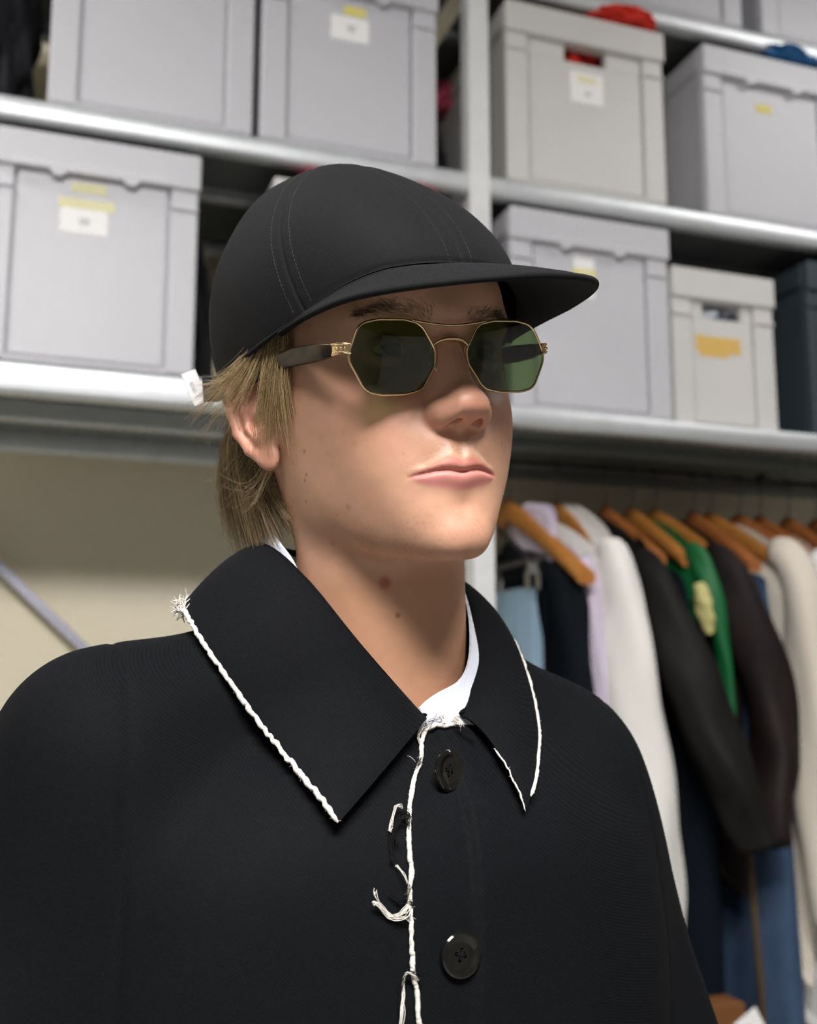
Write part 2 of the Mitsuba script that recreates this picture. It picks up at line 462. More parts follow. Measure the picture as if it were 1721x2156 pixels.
crate('lower warm grey crate with an orange yellow tape strip, right of the cap brim', 0.668, zB, t0=0.03, w=0.285, h=0.385, m='mat_crate_warm', notch=False, hole=True,
      stickers=[('tape', 'mat_tape_orange', 0.066, 0.186, 0.125, 0.040), ('tape', 'mat_tape_orange', 0.076, 0.176, 0.080, 0.014)])

crate('dark blue grey crate at the right edge of the middle shelf', 1.035, zB, m='mat_crate_dark')


def cloth_lump(key, label, m, c, r, seed, cat='cloth', sag=0.0):
    s = trimesh.creation.icosphere(subdivisions=4)
    v = s.vertices * np.array(r)
    n = meshkit.fbm(s.vertices * 1.7 + seed, 4, seed) - 0.5
    fold = np.sin((s.vertices[:, 0] * 5 + s.vertices[:, 2] * 3 + 4 * n) * 2.2) * 0.12
    v = v * (1 + 0.9 * n + fold)[:, None]
    v[:, 2] -= sag * np.clip(-s.vertices[:, 1], 0, 1) ** 2
    v[:, 2] = np.maximum(v[:, 2], -r[2] * 0.9)
    s = trimesh.Trimesh(v + np.array(c), s.faces, process=False)
    return add(numbered_exact(key), sf(s), m, True, label=label, cat=cat)


mat('mat_red', (0.62, 0.035, 0.022), 0.7, spec=0.2)
mat('mat_pink', (0.62, 0.10, 0.16), 0.7, spec=0.2)
mat('mat_blue', (0.02, 0.12, 0.30), 0.6, spec=0.3)
mat('mat_dark_cloth', (0.02, 0.02, 0.023), 0.8, spec=0.2)
mat('mat_print_cloth', proc(lambda p, n, uv: dr.select(noise(p.x * 45, p.y * 45, p.z * 45) > 0.55, mi.Color3f(0.65, 0.68, 0.75), dr.select(noise(p.x * 30 + 9, p.y * 30, p.z * 30) > 0.5, mi.Color3f(0.06, 0.13, 0.22), mi.Color3f(0.12, 0.05, 0.05)))), 0.7)
cloth_lump('red_cloth', 'red cloth stuffed inside the warm grey crate, seen through its hand hole', 'mat_red', (0.440, 0.165, zA + 0.315), (0.11, 0.125, 0.105), 3)
cloth_lump('red_cloth', 'red cloth lying on the rim of the warm grey crate under the top shelf', 'mat_red', (0.555, 0.03, 3.000), (0.085, 0.05, 0.022), 5)
cloth_lump('blue_cloth', 'blue cloth lying on the rim of the crate at the upper right', 'mat_blue', (1.03, 0.03, 3.002), (0.085, 0.05, 0.022), 6)
cloth_lump('pink_cloth', 'pink cloth in the crate behind the cap, left of its crown seam', 'mat_pink', (-0.160, 0.05, 2.470), (0.075, 0.05, 0.020), 8)
cloth_lump('pink_cloth', 'pink cloth at the right end of the crate behind the top of the cap', 'mat_pink', (0.030, 0.05, 2.470), (0.050, 0.05, 0.022), 9)
cloth_lump('pink_bundle', 'pink bundle deep in the gap left of the front post on the upper shelf', 'mat_pink', (0.225, 0.40, zA + 0.40), (0.045, 0.06, 0.045), 10)
cloth_lump('dark_cloth', 'heap of dark cloth in the gap left of the front post on the upper shelf', 'mat_dark_cloth', (0.16, 0.42, zA + 0.17), (0.075, 0.12, 0.19), 11)
cloth_lump('dark_bundle', 'dark bundle between the two crates left of the cap', 'mat_dark_cloth', (-0.40, 0.40, zB + 0.2), (0.05, 0.12, 0.22), 13)
cloth_lump('printed_cloth', 'dark blue and white printed cloth inside the lower crate with the orange yellow tape', 'mat_print_cloth', (0.81, 0.175, zB + 0.262), (0.10, 0.11, 0.10), 14)
cloth_lump('dark_bag', 'dark cloth bag at the upper left corner beside the leftmost crate', 'mat_dark_cloth', (-0.855, 0.30, zA + 0.25), (0.085, 0.20, 0.27), 17, cat='bag')
# ------------------------------------------------------------------ clothes rail
mat('mat_rail', (0.10, 0.10, 0.10), 0.35, metal=0.9)
mat('mat_hook', (0.12, 0.12, 0.12), 0.3, metal=0.9)
mat('mat_chrome', (0.75, 0.75, 0.76), 0.2, metal=1.0)
mat('mat_hanger', proc(lambda p, n, uv: mix((0.33, 0.125, 0.025), (0.43, 0.18, 0.038), fbm(p.x * 14, p.y * 14, p.z * 90))), 0.38, spec=0.5)
mat('mat_hanger_dark', proc(lambda p, n, uv: mix((0.27, 0.085, 0.022), (0.34, 0.12, 0.035), fbm(p.x * 14, p.y * 14, p.z * 90))), 0.38, spec=0.5)
mat('mat_hanger_black', (0.02, 0.02, 0.02), 0.4)
mat('mat_white_cloth', (0.76, 0.74, 0.70), 0.85, spec=0.15)
mat('mat_cream_cloth', (0.66, 0.60, 0.51), 0.85, spec=0.15)
mat('mat_lilac', (0.62, 0.54, 0.66), 0.85, spec=0.15)
mat('mat_charcoal', proc(lambda p, n, uv: mix((0.005, 0.0047, 0.0047), (0.012, 0.011, 0.0105), fbm(p.x * 30, p.y * 30, p.z * 12))), 0.6, spec=0.14)
mat('mat_brown_jacket', proc(lambda p, n, uv: mix((0.008, 0.0065, 0.0065), (0.020, 0.013, 0.012), fbm(p.x * 30, p.y * 30, p.z * 12))), 0.6, spec=0.14)
mat('mat_black_cloth', (0.006, 0.008, 0.011), 0.8, spec=0.06)
mat('mat_navy', (0.006, 0.009, 0.014), 0.8, spec=0.06)
mat('mat_green', (0.006, 0.115, 0.032), 0.55, spec=0.35)
mat('mat_yellow_cloth', (0.52, 0.48, 0.20), 0.8, spec=0.2)
mat('mat_denim_light', proc(lambda p, n, uv: mix((0.19, 0.29, 0.38), (0.27, 0.38, 0.47), fbm(p.x * 40, p.y * 40, p.z * 15))), 0.85, spec=0.1)
mat('mat_denim', proc(lambda p, n, uv: mix((0.035, 0.065, 0.12), (0.07, 0.11, 0.19), fbm(p.x * 30, p.y * 30, p.z * 12))), 0.85, spec=0.1)
mat('mat_tan_edge', (0.075, 0.05, 0.028), 0.8, spec=0.2)
mat('mat_card', (0.16, 0.065, 0.022), 0.8, spec=0.2)
RT, RZ = 0.30, 1.957
rail = thing('clothes_rail', 'horizontal metal clothes rail under the shelf at the right', 'clothes rail')
add(rail + '__tube', sf(tube([(PC + 0.02, RT, RZ), (PR - 0.02, RT, RZ)], 0.0125, 16)), 'mat_rail', 40)
for s in (0.30, 1.1, 1.9):
    add(rail + '__bracket', sf(cbox((s - 0.01, RT - 0.012, RZ), (s + 0.01, RT + 0.012, 1.983), 0.002)), 'mat_rail')


def hanger(label, s, ztop=1.868, half=0.225, m='mat_hanger', thick=0.020, twist=0.0, drop=0.68):
    k = thing('coat_hanger', label, 'hanger', None)
    t = np.linspace(-half, half, 41)
    a = np.abs(t) / half
    top = ztop - drop * half * a ** 1.25 + 0.006 * np.exp(-(t / 0.02) ** 2)
    hh = 0.058 - 0.026 * a
    wd = thick * (0.8 + 0.7 * a ** 2)
    bow = 0.025 * a ** 2
    n = 12
    an = np.arange(n) * 2 * np.pi / n
    v = np.stack([np.column_stack([s + bow[i] - 0.0 + 0.5 * wd[i] * np.sign(np.cos(an)) * np.abs(np.cos(an)) ** 0.7,
                                   np.full(n, t[i]), top[i] - hh[i] / 2 + 0.5 * hh[i] * np.sign(np.sin(an)) * np.abs(np.sin(an)) ** 0.7]) for i in range(41)])
    f = grid_faces(41, n, wrap=True)
    V = v.reshape(-1, 3)
    f = np.vstack([f, [[0, i, i + 1] for i in range(1, n - 1)], [[40 * n, 40 * n + i + 1, 40 * n + i] for i in range(1, n - 1)]])
    mesh = trimesh.Trimesh(V, f, process=False)
    orient(mesh)
    cz = RZ + 0.016
    q = np.linspace(0, 1.25 * np.pi, 16)
    hook = np.vstack([[(0, 0, ztop - 0.01), (0, 0.0, cz - 0.040)], np.column_stack([np.zeros(16), 0.0 - 0.016 * np.cos(q) + 0.016 - 0.016, cz - 0.0 + 0.016 * np.sin(q) - 0.015])])
    hook[:2, 1] = -0.016
    hook[0, 1] = 0
    hk = tube(hook + np.array([s, 0, 0]), 0.002, 8)
    R = trimesh.transformations.rotation_matrix(twist, [0, 0, 1], [s, 0, 0])
    for nm, g, mm in (('arm', mesh, m), ('hook', hk, 'mat_hook')):
        g.apply_transform(R)
        g.apply_translation([0, RT, 0])
        add(k + '__' + nm, sf(g), mm, 50)
    return k


def drape(s0, tn, tf, ztop, length, ds, seed, amp=0.25, flare=0.0, slope=0.50, lean=0.0, nphi=72, nv=44, dn=0.0):
    """cloth hanging over a hanger: a closed loft round the hanger's plane, with folds"""
    ph = np.arange(nphi) * 2 * np.pi / nphi
    v = np.linspace(0, 1, nv) ** 1.3
    tc, dt = (tn + tf) / 2, (tf - tn) / 2
    c, sn = np.cos(ph), np.sin(ph)
    P = np.zeros((nv, nphi, 3))
    for i, x in enumerate(v):
        open_ = sstep(0, 0.10, x)
        th = 0.014 + (ds - 0.014) * open_ + flare * x
        fold = amp * open_ * (0.5 * np.sin(5 * ph + seed + 1.3 * x) + 0.5 * np.sin(9 * ph + 2.1 * seed + 2 * x) + 0.4 * np.sin(3 * ph - seed))
        d = dt * (1 + 0.02 * np.sin(seed + 5 * x)) - dn * x
        t = tc + d * np.sign(c) * np.abs(c) ** 0.75
        s = s0 + lean * x + th * sn * (1 + fold) + 0.35 * th * fold
        a = np.abs(t - tc) / dt
        zt = ztop - slope * dt * a ** 1.25 - 0.03 * a ** 8
        P[i] = np.column_stack([s, t, zt - length * x])
    V = P.reshape(-1, 3)
    f = grid_faces(nv, nphi, wrap=True)
    caps = []
    for r, fl in ((0, 1), (nv - 1, 0)):
        V = np.vstack([V, P[r].mean(0)])
        i = np.arange(nphi)
        j = (i + 1) % nphi
        k = np.full(nphi, len(V) - 1)
        caps.append(np.stack([r * nphi + (i if fl else j), r * nphi + (j if fl else i), k], 1))
    m = trimesh.Trimesh(V, np.vstack([f] + caps), process=False)
    orient(m)
    return m


def sleeve(path, r, seed, flat=0.8, amp=0.10, n=40, m=36):
    """hanging sleeve: path of (s, t, z) with radii, wrinkled"""
    path, r = np.array(path, float), np.array(r, float)
    u = np.linspace(0, 1, len(path))
    x = np.linspace(0, 1, m)
    P, R = CubicSpline(u, path)(x), PchipInterpolator(u, r)(x)
    P0 = P[:1] + (P[0] - P[1]) * 0.8
    t = tube(P, 1.0, n)
    v = t.vertices.copy()
    ring = v[:m * n].reshape(m, n, 3) - P[:, None]
    ph = np.arange(n) * 2 * np.pi / n
    rad = R[:, None] * (1 + amp * np.sin(3 * ph[None] + seed + 9 * x[:, None]) + amp * np.sin(22 * x[:, None] + 2 * np.sin(ph[None] + seed)) * 0.6)
    ring = ring * rad[..., None]
    ring[..., 0] *= flat
    v[:m * n] = (P[:, None] + ring).reshape(-1, 3)
    t = trimesh.Trimesh(v, t.faces, process=False)
    orient(t)
    return t


def garment(name, label, cat, m, s0, tn=0.075, tf=0.525, ztop=1.845, length=0.80, ds=0.03, seed=1, sl=None, cuff=None, **kw):
    k = thing(name, label, cat)
    add(k + '__body', sf(drape(s0, tn, tf, ztop, length, ds, seed, **kw)), m, True)
    if sl is None:
        sl = [(s0 + 0.005, tn + 0.035, ztop - 0.105), (s0 + 0.010, tn + 0.004, ztop - 0.22), (s0 + 0.02, tn - 0.010, ztop - 0.45), (s0 + 0.025, tn - 0.008, ztop - 0.70)], [0.03, ds * 1.35, ds * 1.25, ds * 0.95]
    add(k + '__sleeve', sf(sleeve(sl[0], sl[1], seed)), m, True)
    far = [(s0, min(0.605 - r, tn + tf - max(p[1], tn - 0.01)), p[2]) for p, r in zip(sl[0], sl[1])]
    add(k + '__sleeve', sf(sleeve(far, sl[1], seed + 2)), m, True)
    return k


hanger('orange brown wooden hanger nearest the front post, broad at its neck', 0.360, half=0.285, thick=0.034, twist=0.10)
hanger('orange brown wooden hanger holding the white shirt beside the lilac one', 0.490, half=0.20, thick=0.028, m='mat_hanger')
hanger('red brown wooden hanger between the white shirt and the charcoal jacket', 0.625, half=0.20, thick=0.026, m='mat_hanger_dark')
hanger('wooden hanger inside the charcoal jacket', 0.700, half=0.20, thick=0.026, m='mat_hanger')
hanger('wooden hanger tilted over the green garment', 0.765, half=0.24, thick=0.018, twist=0.22)
hanger('wooden hanger in the dark brown jacket', 0.880, half=0.21, thick=0.026, m='mat_hanger_dark')
hanger('bare light wooden hanger arm in front of the brown jacket', 0.930, half=0.25, thick=0.020, twist=0.20)
hanger('red brown wooden hanger left of the cream shirt', 1.020, half=0.21, thick=0.026, m='mat_hanger_dark', twist=0.15)
hanger('wooden hanger inside the cream shirt', 1.085, half=0.20, thick=0.024, m='mat_hanger_dark')
hanger('wooden hanger at the right edge beyond the cream shirt', 1.175, half=0.21, thick=0.026, m='mat_hanger_dark')
hanger('rightmost wooden hanger cut by the frame', 1.265, half=0.21, thick=0.026, m='mat_hanger_dark')

garment('black_shirt', 'black garment on the rail beside the light blue jeans', 'shirt', 'mat_black_cloth', 0.396, tn=0.09, ztop=1.795, length=0.85, ds=0.040, seed=1)
garment('lilac_shirt', 'lilac shirt between the black garment and the white shirt', 'shirt', 'mat_lilac', 0.452, tn=0.085, ztop=1.80, length=0.88, ds=0.026, seed=2)
garment('white_shirt', 'long white shirt hanging between the lilac shirt and the charcoal jacket', 'shirt', 'mat_white_cloth', 0.515, tn=0.07, ztop=1.872, length=0.95, ds=0.056, seed=3, amp=0.14,
        sl=([(0.510, 0.105, 1.725), (0.520, 0.055, 1.62), (0.535, 0.035, 1.36), (0.565, 0.02, 1.10), (0.585, 0.02, 0.90)], [0.030, 0.058, 0.066, 0.058, 0.042]))
garment('charcoal_jacket', 'charcoal jacket with one sleeve swung forward between the white shirt and the green garment', 'jacket', 'mat_charcoal', 0.615, tn=0.075, length=0.72, ds=0.045, seed=4,
        sl=([(0.605, 0.11, 1.72), (0.615, 0.05, 1.60), (0.650, -0.02, 1.40), (0.700, -0.07, 1.22), (0.735, -0.10, 1.09)], [0.035, 0.062, 0.070, 0.060, 0.042]))
garment('green_jacket', 'bright green garment with a narrow hanging edge between two dark jackets', 'jacket', 'mat_green', 0.735, tn=0.065, length=0.42, ds=0.018, seed=5, amp=0.15,
        sl=([(0.735, 0.10, 1.735), (0.745, 0.05, 1.66), (0.762, 0.03, 1.50), (0.768, 0.02, 1.34)], [0.022, 0.026, 0.020, 0.012]))
add(thing('yellow_cloth', 'pale yellow cloth edge showing left of the green garment', 'cloth') + '__body', sf(sleeve([(0.706, 0.03, 1.655), (0.712, 0.022, 1.60), (0.720, 0.02, 1.54)], [0.012, 0.022, 0.010], 3)), 'mat_yellow_cloth', True)
garment('brown_jacket', 'dark brown jacket with a bent sleeve between the green garment and the cream shirt', 'jacket', 'mat_brown_jacket', 0.820, tn=0.075, length=0.75, ds=0.045, seed=6,
        sl=([(0.805, 0.11, 1.72), (0.820, 0.045, 1.60), (0.868, 0.01, 1.38), (0.842, -0.02, 1.22), (0.800, -0.05, 1.09)], [0.035, 0.066, 0.062, 0.056, 0.045]))
garment('cream_shirt', 'cream shirt with a long sleeve at the right edge', 'shirt', 'mat_cream_cloth', 0.995, tn=0.08, length=0.95, ds=0.042, seed=7,
        sl=([(0.985, 0.12, 1.74), (1.000, 0.05, 1.63), (0.990, 0.03, 1.36), (0.980, 0.02, 1.10), (0.985, 0.015, 0.90)], [0.035, 0.050, 0.052, 0.044, 0.030]))
garment('cream_coat', 'second cream garment behind the cream shirt, cut by the frame', 'coat', 'mat_white_cloth', 1.10, tn=0.08, length=1.15, ds=0.045, seed=8)
garment('grey_coat', 'dark coat at the far right, cut by the frame', 'coat', 'mat_charcoal', 1.25, tn=0.08, length=1.0, ds=0.045, seed=9)
k = thing('navy_trousers', 'long navy trousers hanging below the charcoal jacket', 'trousers')
add(k + '__legs', sf(drape(0.745, 0.09, 0.50, 1.75, 1.22, 0.075, 11, slope=0.05, amp=0.12)), 'mat_navy', True)
add(k + '__side_stripe', sf(sleeve([(0.826, 0.06, 1.10), (0.832, 0.056, 0.90), (0.838, 0.054, 0.72), (0.84, 0.054, 0.56)], [0.009, 0.009, 0.009, 0.009], 1)), 'mat_tan_edge', True, label='thin tan edge')
k = thing('blue_jeans', 'blue jeans between the navy trousers and the cream shirt', 'jeans')
add(k + '__legs', sf(drape(0.905, 0.05, 0.50, 1.70, 1.22, 0.038, 12, slope=0.03, amp=0.2, flare=0.02, lean=0.03)), 'mat_denim', True)
# light blue jeans clipped on a bar hanger
k = thing('light_blue_jeans', 'light blue jeans hanging from metal clips beside the front post', 'jeans')
add(k + '__legs', sf(drape(0.312, 0.06, 0.30, 1.640, 1.10, 0.030, 13, slope=0.0, amp=0.18, flare=0.012)), 'mat_denim_light', True)
k = thing('clip_hanger', 'black bar hanger with chrome clips holding the light blue jeans', 'hanger')
add(k + '__bar', sf(tube([(0.318, 0.03, 1.700), (0.318, 0.55, 1.700)], 0.008, 10)), 'mat_hanger_black', 40)
add(k + '__arm', sf(tube([(0.318, 0.10, 1.705), (0.318, 0.28, 1.80), (0.318, RT, 1.85), (0.318, 0.32, 1.80), (0.318, 0.50, 1.705)], 0.006, 10)), 'mat_hanger_black', 40)
add(k + '__hook', sf(tube([(0.318, RT, 1.85), (0.318, RT, 1.885), (0.318, RT - 0.017, 1.90), (0.318, RT - 0.018, 1.93), (0.318, RT, 1.945), (0.318, RT + 0.018, 1.93)], 0.002, 8)), 'mat_chrome', 40)
for t in (0.085, 0.28):
    add(k + '__clip', sf(cat_([cbox((0.303, t - 0.009, 1.632), (0.308, t + 0.009, 1.676), 0.002), cbox((0.328, t - 0.009, 1.632), (0.333, t + 0.009, 1.676), 0.002), cbox((0.306, t - 0.005, 1.668), (0.330, t + 0.005, 1.70), 0.002)])), 'mat_chrome')
# lilac cloth folded over the first hanger
add(thing('lilac_cloth', 'lilac cloth folded over the first wooden hanger', 'cloth') + '__body', sf(drape(0.395, 0.12, 0.36, 1.855, 0.11, 0.020, 15, slope=0.25, amp=0.2)), 'mat_lilac', True)

# cardboard box on the lowest shelf, with a white tag
k = thing('cardboard_box', 'brown cardboard box low on the shelf under the navy trousers', 'box')
add(k + '__body', sf(cbox((0.42, -0.03, 0.402), (0.735, 0.04, 0.775), 0.003)), 'mat_card')
tag = cbox((-0.032, -0.001, -0.035), (0.032, 0.001, 0.035), 0.0008)
tag.apply_transform(trimesh.transformations.rotation_matrix(-0.5, [0, 1, 0]))
tag.apply_translation([0.745, -0.033, 0.72])
add(k + '__tag', sf(tag), 'mat_paper', label='white paper tag on the box corner')
# ------------------------------------------------------------------ the person: head (millimetres; x his left, y backwards, z up from the eyes)
HEAD = np.eye(4)
HEAD[:3, :3] = Rotation.from_euler('ZXY', [27.5, 0.8, -5.5], degrees=True).as_matrix() * 0.001
HEAD[:3, 3] = [-0.0195, 0.679, 1.6135]


def hd(mesh):
    mesh = mesh.copy()
    mesh.apply_transform(HEAD)
    return mesh


def hdp(p):
    return np.asarray(p, float) @ HEAD[:3, :3].T + HEAD[:3, 3]


CEN = np.array([0, -12.0, -12.0])
MID = [(0, 5, 116), (0, -45, 106), (0, -74, 82), (0, -91, 52), (0, -95.5, 24), (0, -90, 4), (0, -89, -20), (0, -91, -40), (0, -97.5, -52), (0, -99.5, -62), (0, -98, -74), (0, -95.0, -86), (0, -93.2, -93),
       (0, -96.0, -105), (0, -94.0, -112), (0, -86, -118.5), (0, -72, -120), (0, -45, -112), (0, -5, -100), (0, 50, -85), (0, 80, -45), (0, 93, 15), (0, 76, 74), (0, 45, 102)]
SIDE = [(26, -88, 55), (30, -93, 24), (14, -95, 20), (31, -80, 4), (31, -80.5, -6), (16, -84, 0), (32, -81, -18), (30, -85.5, -30), (24, -89, -42), (18, -94.5, -55), (23, -91.5, -62), (26, -89, -74), (23, -89, -86), (21, -90, -94), (18, -90, -105), (13, -91, -112), (14, -83, -118.5), (16, -66, -119.5),
        (46, -72, 56), (48, -78, 24), (51, -64, 0), (48, -72, -16), (47, -76.5, -28), (46, -78.5, -42), (45, -77, -58), (43, -74.5, -73), (40, -71.5, -86), (36, -68.5, -99), (30, -66, -111), (30, -48, -114),
        (64, -44, 45), (66, -44, 14), (65.5, -46, -8), (64.5, -48, -26), (61.5, -47, -44), (58, -45, -60), (54.5, -43, -76), (50.5, -41, -90), (44, -40, -103), (36, -22, -106),
        (72, -5, 25), (72, -8, -12), (69, -8, -36), (66, -10, -56), (61, -11, -74), (55, -12, -89), (46, -8, -98), (50, 20, -85),
        (76, 25, 45), (60, 10, 95), (48, -40, 92), (75, 38, 8), (58, 70, 28), (54, 64, -22), (42, 58, -62), (40, 68, 72), (30, 86, 20), (70, 30, -30), (58, 35, -62), (30, 12, 111), (70, 15, 75), (66, -20, 78)]
pts = np.array(MID + SIDE + [(-x, y, z) for x, y, z in SIDE], float) - CEN
rad = np.linalg.norm(pts, axis=1)
rbf = RBFInterpolator(pts / rad[:, None], np.log(rad), kernel='thin_plate_spline', smoothing=2e-5)
NT, NP = 260, 520
th_, ph_ = np.meshgrid(np.linspace(0, np.pi, NT), np.linspace(-np.pi, np.pi, NP), indexing='ij')
dirs = np.stack([np.sin(th_) * np.sin(ph_), -np.sin(th_) * np.cos(ph_), np.cos(th_)], -1)
RTAB = np.exp(rbf(dirs.reshape(-1, 3))).reshape(NT, NP)


def base_head(p):
    q = p - CEN
    r = np.linalg.norm(q, axis=-1) + 1e-6
    th = np.arccos(np.clip(q[..., 2] / r, -1, 1))
    ph = np.arctan2(q[..., 0], -q[..., 1])
    R = map_coordinates(RTAB, [th / np.pi * (NT - 1), (ph + np.pi) / (2 * np.pi) * (NP - 1)], order=3, mode='nearest', prefilter=False) if False else map_coordinates(RTAB, [th / np.pi * (NT - 1), (ph + np.pi) / (2 * np.pi) * (NP - 1)], order=1)
    return (r - R) * 0.93


MW = 27.8
MZ = 2.4


def mouth(x, z):
    """(line height, upper lip height, lower lip height) and the lips' offset of the face at (x, z)"""
    x, z = x + 2.6, z - MZ
    t = np.clip(np.abs(x) / MW, 0, 1.3)
    tt = np.minimum(t, 1)
    line = -74.6 - 2.0 * tt ** 2.2 - 1.1 * np.exp(-(t / 0.22) ** 2) + 0.6 * np.exp(-((t - 0.42) / 0.2) ** 2)
    hu = (6.6 - 1.0 * np.exp(-(t / 0.11) ** 2) + 1.3 * np.exp(-((t - 0.22) / 0.16) ** 2)) * np.clip(1 - tt ** 1.45, 0, 1) ** 0.95
    hl = 10.6 * np.clip(1 - tt ** 2.7, 0, 1) ** 0.95
    env = np.clip(1 - tt ** 2.1, 0, 1)
    d = z - line
    su, sl = d / np.maximum(hu, 2.6), -d / np.maximum(hl, 3.2)
    up = np.where(su < 1, 1.9 + 1.3 * np.sin(np.pi * np.clip(su, 0, 1) ** 0.75) + 0.5 * np.clip(su, 0, 1), 2.4 * np.exp(-((su - 1) / 0.85) ** 2 * 1.2))
    lo = 3.1 * np.exp(-((sl - 0.36) / 0.52) ** 2)
    prot = np.where(d > 0, up, lo) * env
    crease = 1.7 * np.exp(-(d / 1.3) ** 2) * sstep(1.06, 0.80, t)
    philt = -0.55 * np.exp(-(x / 3.2) ** 2) * sstep(-52, -57, z) * sstep(line + hu + 0.5, line + hu + 4.0, z) + 0.25 * np.exp(-((np.abs(x) - 6) / 2.5) ** 2) * sstep(-54, -60, z) * sstep(line + hu - 2, line + hu + 1, z)
    return line + MZ, hu, hl, prot - crease + philt


def rotm(ax, deg):
    return Rotation.from_euler(ax, deg, degrees=True).as_matrix()


EARM = {}


def ear_sdf(p):
    """his right or left ear on |x|; local frame: u out from the head, v back, w up"""
    q = p.copy()
    q[..., 0] = np.abs(q[..., 0])
    q = q - np.array([71.5, 9.0, -20.0])
    R = rotm('X', -12) @ rotm('Z', -27)
    q = q @ R  # u = outwards normal of the ear's plate, v backwards, w upwards
    plate = sd_ell(q, (2.8, 8, 1), (4.2, 17.0, 29))
    helix = [(3, -6, 3), (5, -5.0, 17), (6, 4, 29), (6.5, 15, 30.5), (7, 23.5, 22), (7, 25.5, 9), (6.5, 22.5, -6), (5.5, 16, -19), (4.5, 8, -28)]
    d = plate
    for a, b in zip(helix[:-1], helix[1:]):
        d = smin(d, sd_cone(q, a, b, 3.1, 3.1), 2.2)
    d = smin(d, sd_ell(q, (3.5, 2.5, -28), (4.0, 7.5, 8.5)), 4)
    anti = [(5.0, 12, 17), (6.0, 14.5, 6), (6.0, 13, -6), (5.0, 7, -16)]
    for a, b in zip(anti[:-1], anti[1:]):
        d = smin(d, sd_cone(q, a, b, 2.8, 2.8), 2.5)
    d = smax(d, -sd_ell(q, (6.5, 3.0, -6.0), (6.0, 8.0, 9.0)), 2.0)
    d = smin(d, sd_cone(q, (3.0, -5.5, -4), (5.2, -3.0, -9), 3.2, 2.4), 2.5)
    d = smin(d, sd_cone(q, (-8, 4, 10), (1, 6, 4), 9, 7), 5)
    d = smin(d, sd_cone(q, (-8, 2, -14), (0, 4, -12), 8, 5), 5)
    return d


NB = [0.0, 0.0]


def head_sdf(p):
    ax = np.abs(p[..., 0])
    s = p.copy()
    s[..., 0] = ax
    d = base_head(p)
    # lips and mouth
    front = p[..., 1] < -60
    zone = front & (ax < 40) & (p[..., 2] < -45) & (p[..., 2] > -100)
    off = np.zeros(len(p))
    off[zone] = mouth(p[zone, 0], p[zone, 2])[3]
    d = d - off
    # brows
    d = smin(d, sd_cone(s, (4, -89.5, 19), (46, -73, 20), 6.0, 4.5), 12)
    # eyeballs and lids
    d = smax(d, -sd_ell(s, (31, -88, 0), (15, 9, 10)), 8)
    d = smin(d, np.linalg.norm(s - np.array([31, -69.5, 0]), axis=-1) - 12.6, 1.0)
    lid = np.linalg.norm(s - np.array([31, -69.5, 0]), axis=-1) - 13.7
    lid = smax(lid, -sd_ell(s, (31, -84, -0.5), (13.0, 11.0, 4.6)), 0.8)
    d = smin(d, lid, 1.5)
    # nose
    n = sd_cone(p, (0, -87.0, 6), (0, -105.5, -36), 6.2, 8.2)
    n = smin(n, sd_cone(s, (3, -84, 0), (7.0, -94, -38), 7.5, 9.0), 7)
    n = smin(n, sd_ell(p, (-0.5, -107.0, -38.0), (10.0, 9.4, 9.2)), 9)
    n = smin(n, sd_ell(s, (13.2, -97.0, -41.0), (5.6, 10.0, 7.4), rotm('Z', -18)), 5.5)
    n = smin(n, sd_cone(s, (12.0, -101, -40.5), (5.0, -108.7, -38.5), 5.0, 6.5), 4)
    n = smin(n, sd_cone(p, (0, -109.0, -41.0), (0, -97, -47.5), 3.2, 3.8), 4)
    cut = -52.0 + 0.37 * (-95.0 - p[..., 1]) - 1.5 * np.clip(ax - 8.0, 0, 20)
    n = smax(n, np.where(p[..., 1] < -92, 0.9 * (cut - p[..., 2]), -30.0), 5.0)
    d = smin(d, n, 3.8)
    d = smax(d, -sd_ell(s, (7.6, -103.0, -47.5), (3.1, 6.0, 8.0), rotm('Z', -20)), 1.2)
    # chin pad, soft jaw corner
    d = smin(d, sd_ell(p, (0, -86, -108), (15, 10.5, 10)), 10)
    # ears
    far = np.where(np.abs(p[..., 1] - 12) + np.abs(p[..., 2] + 20) * 0.5 < 70, 1, 0) & (ax > 55)
    e = np.full(len(p), 60.0)
    m = far.astype(bool)
    if m.any():
        e[m] = ear_sdf(p[m])
    d = smin(d, e, 3.0)
    # neck
    neck = sd_cone(p * np.array([1, 1, 1]), (0.5, 10, -70), (1.5, 36, -215), 53.0, 57)
    neck = smin(neck, sd_cone(s, (44, 25, -72), (14, -8, -208), 11, 8.5), 14)   # the slanting neck muscles
    d = smin(d, neck, 15)
    return d


head_mesh = surface_net(head_sdf, (-100, -135, -232), (100, 120, 130), 1.25, slack=1.4)
fcen = np.array(head_mesh.vertices)[head_mesh.faces].mean(1)
fine = np.nonzero((np.abs(fcen[:, 0]) < 36) & (fcen[:, 1] < -76) & (fcen[:, 2] < -30) & (fcen[:, 2] > -94))[0]
v_, f_ = trimesh.remesh.subdivide(np.array(head_mesh.vertices), np.array(head_mesh.faces), face_index=fine)
for _ in range(3):
    m_ = (np.abs(v_[:, 0]) < 38) & (v_[:, 1] < -70) & (v_[:, 2] < -28) & (v_[:, 2] > -96)
    v_[m_] = project(head_sdf, v_[m_], 0.7)[0]
head_mesh = trimesh.Trimesh(v_, f_, process=False)
ln_ = mouth(v_[:, 0], v_[:, 2])[0]
near = np.nonzero((np.abs(v_[:, 2] - ln_) < 2.6) & (np.abs(v_[:, 0] + 2.6) < 31) & (v_[:, 1] < -80))[0]
e_ = head_mesh.edges_unique
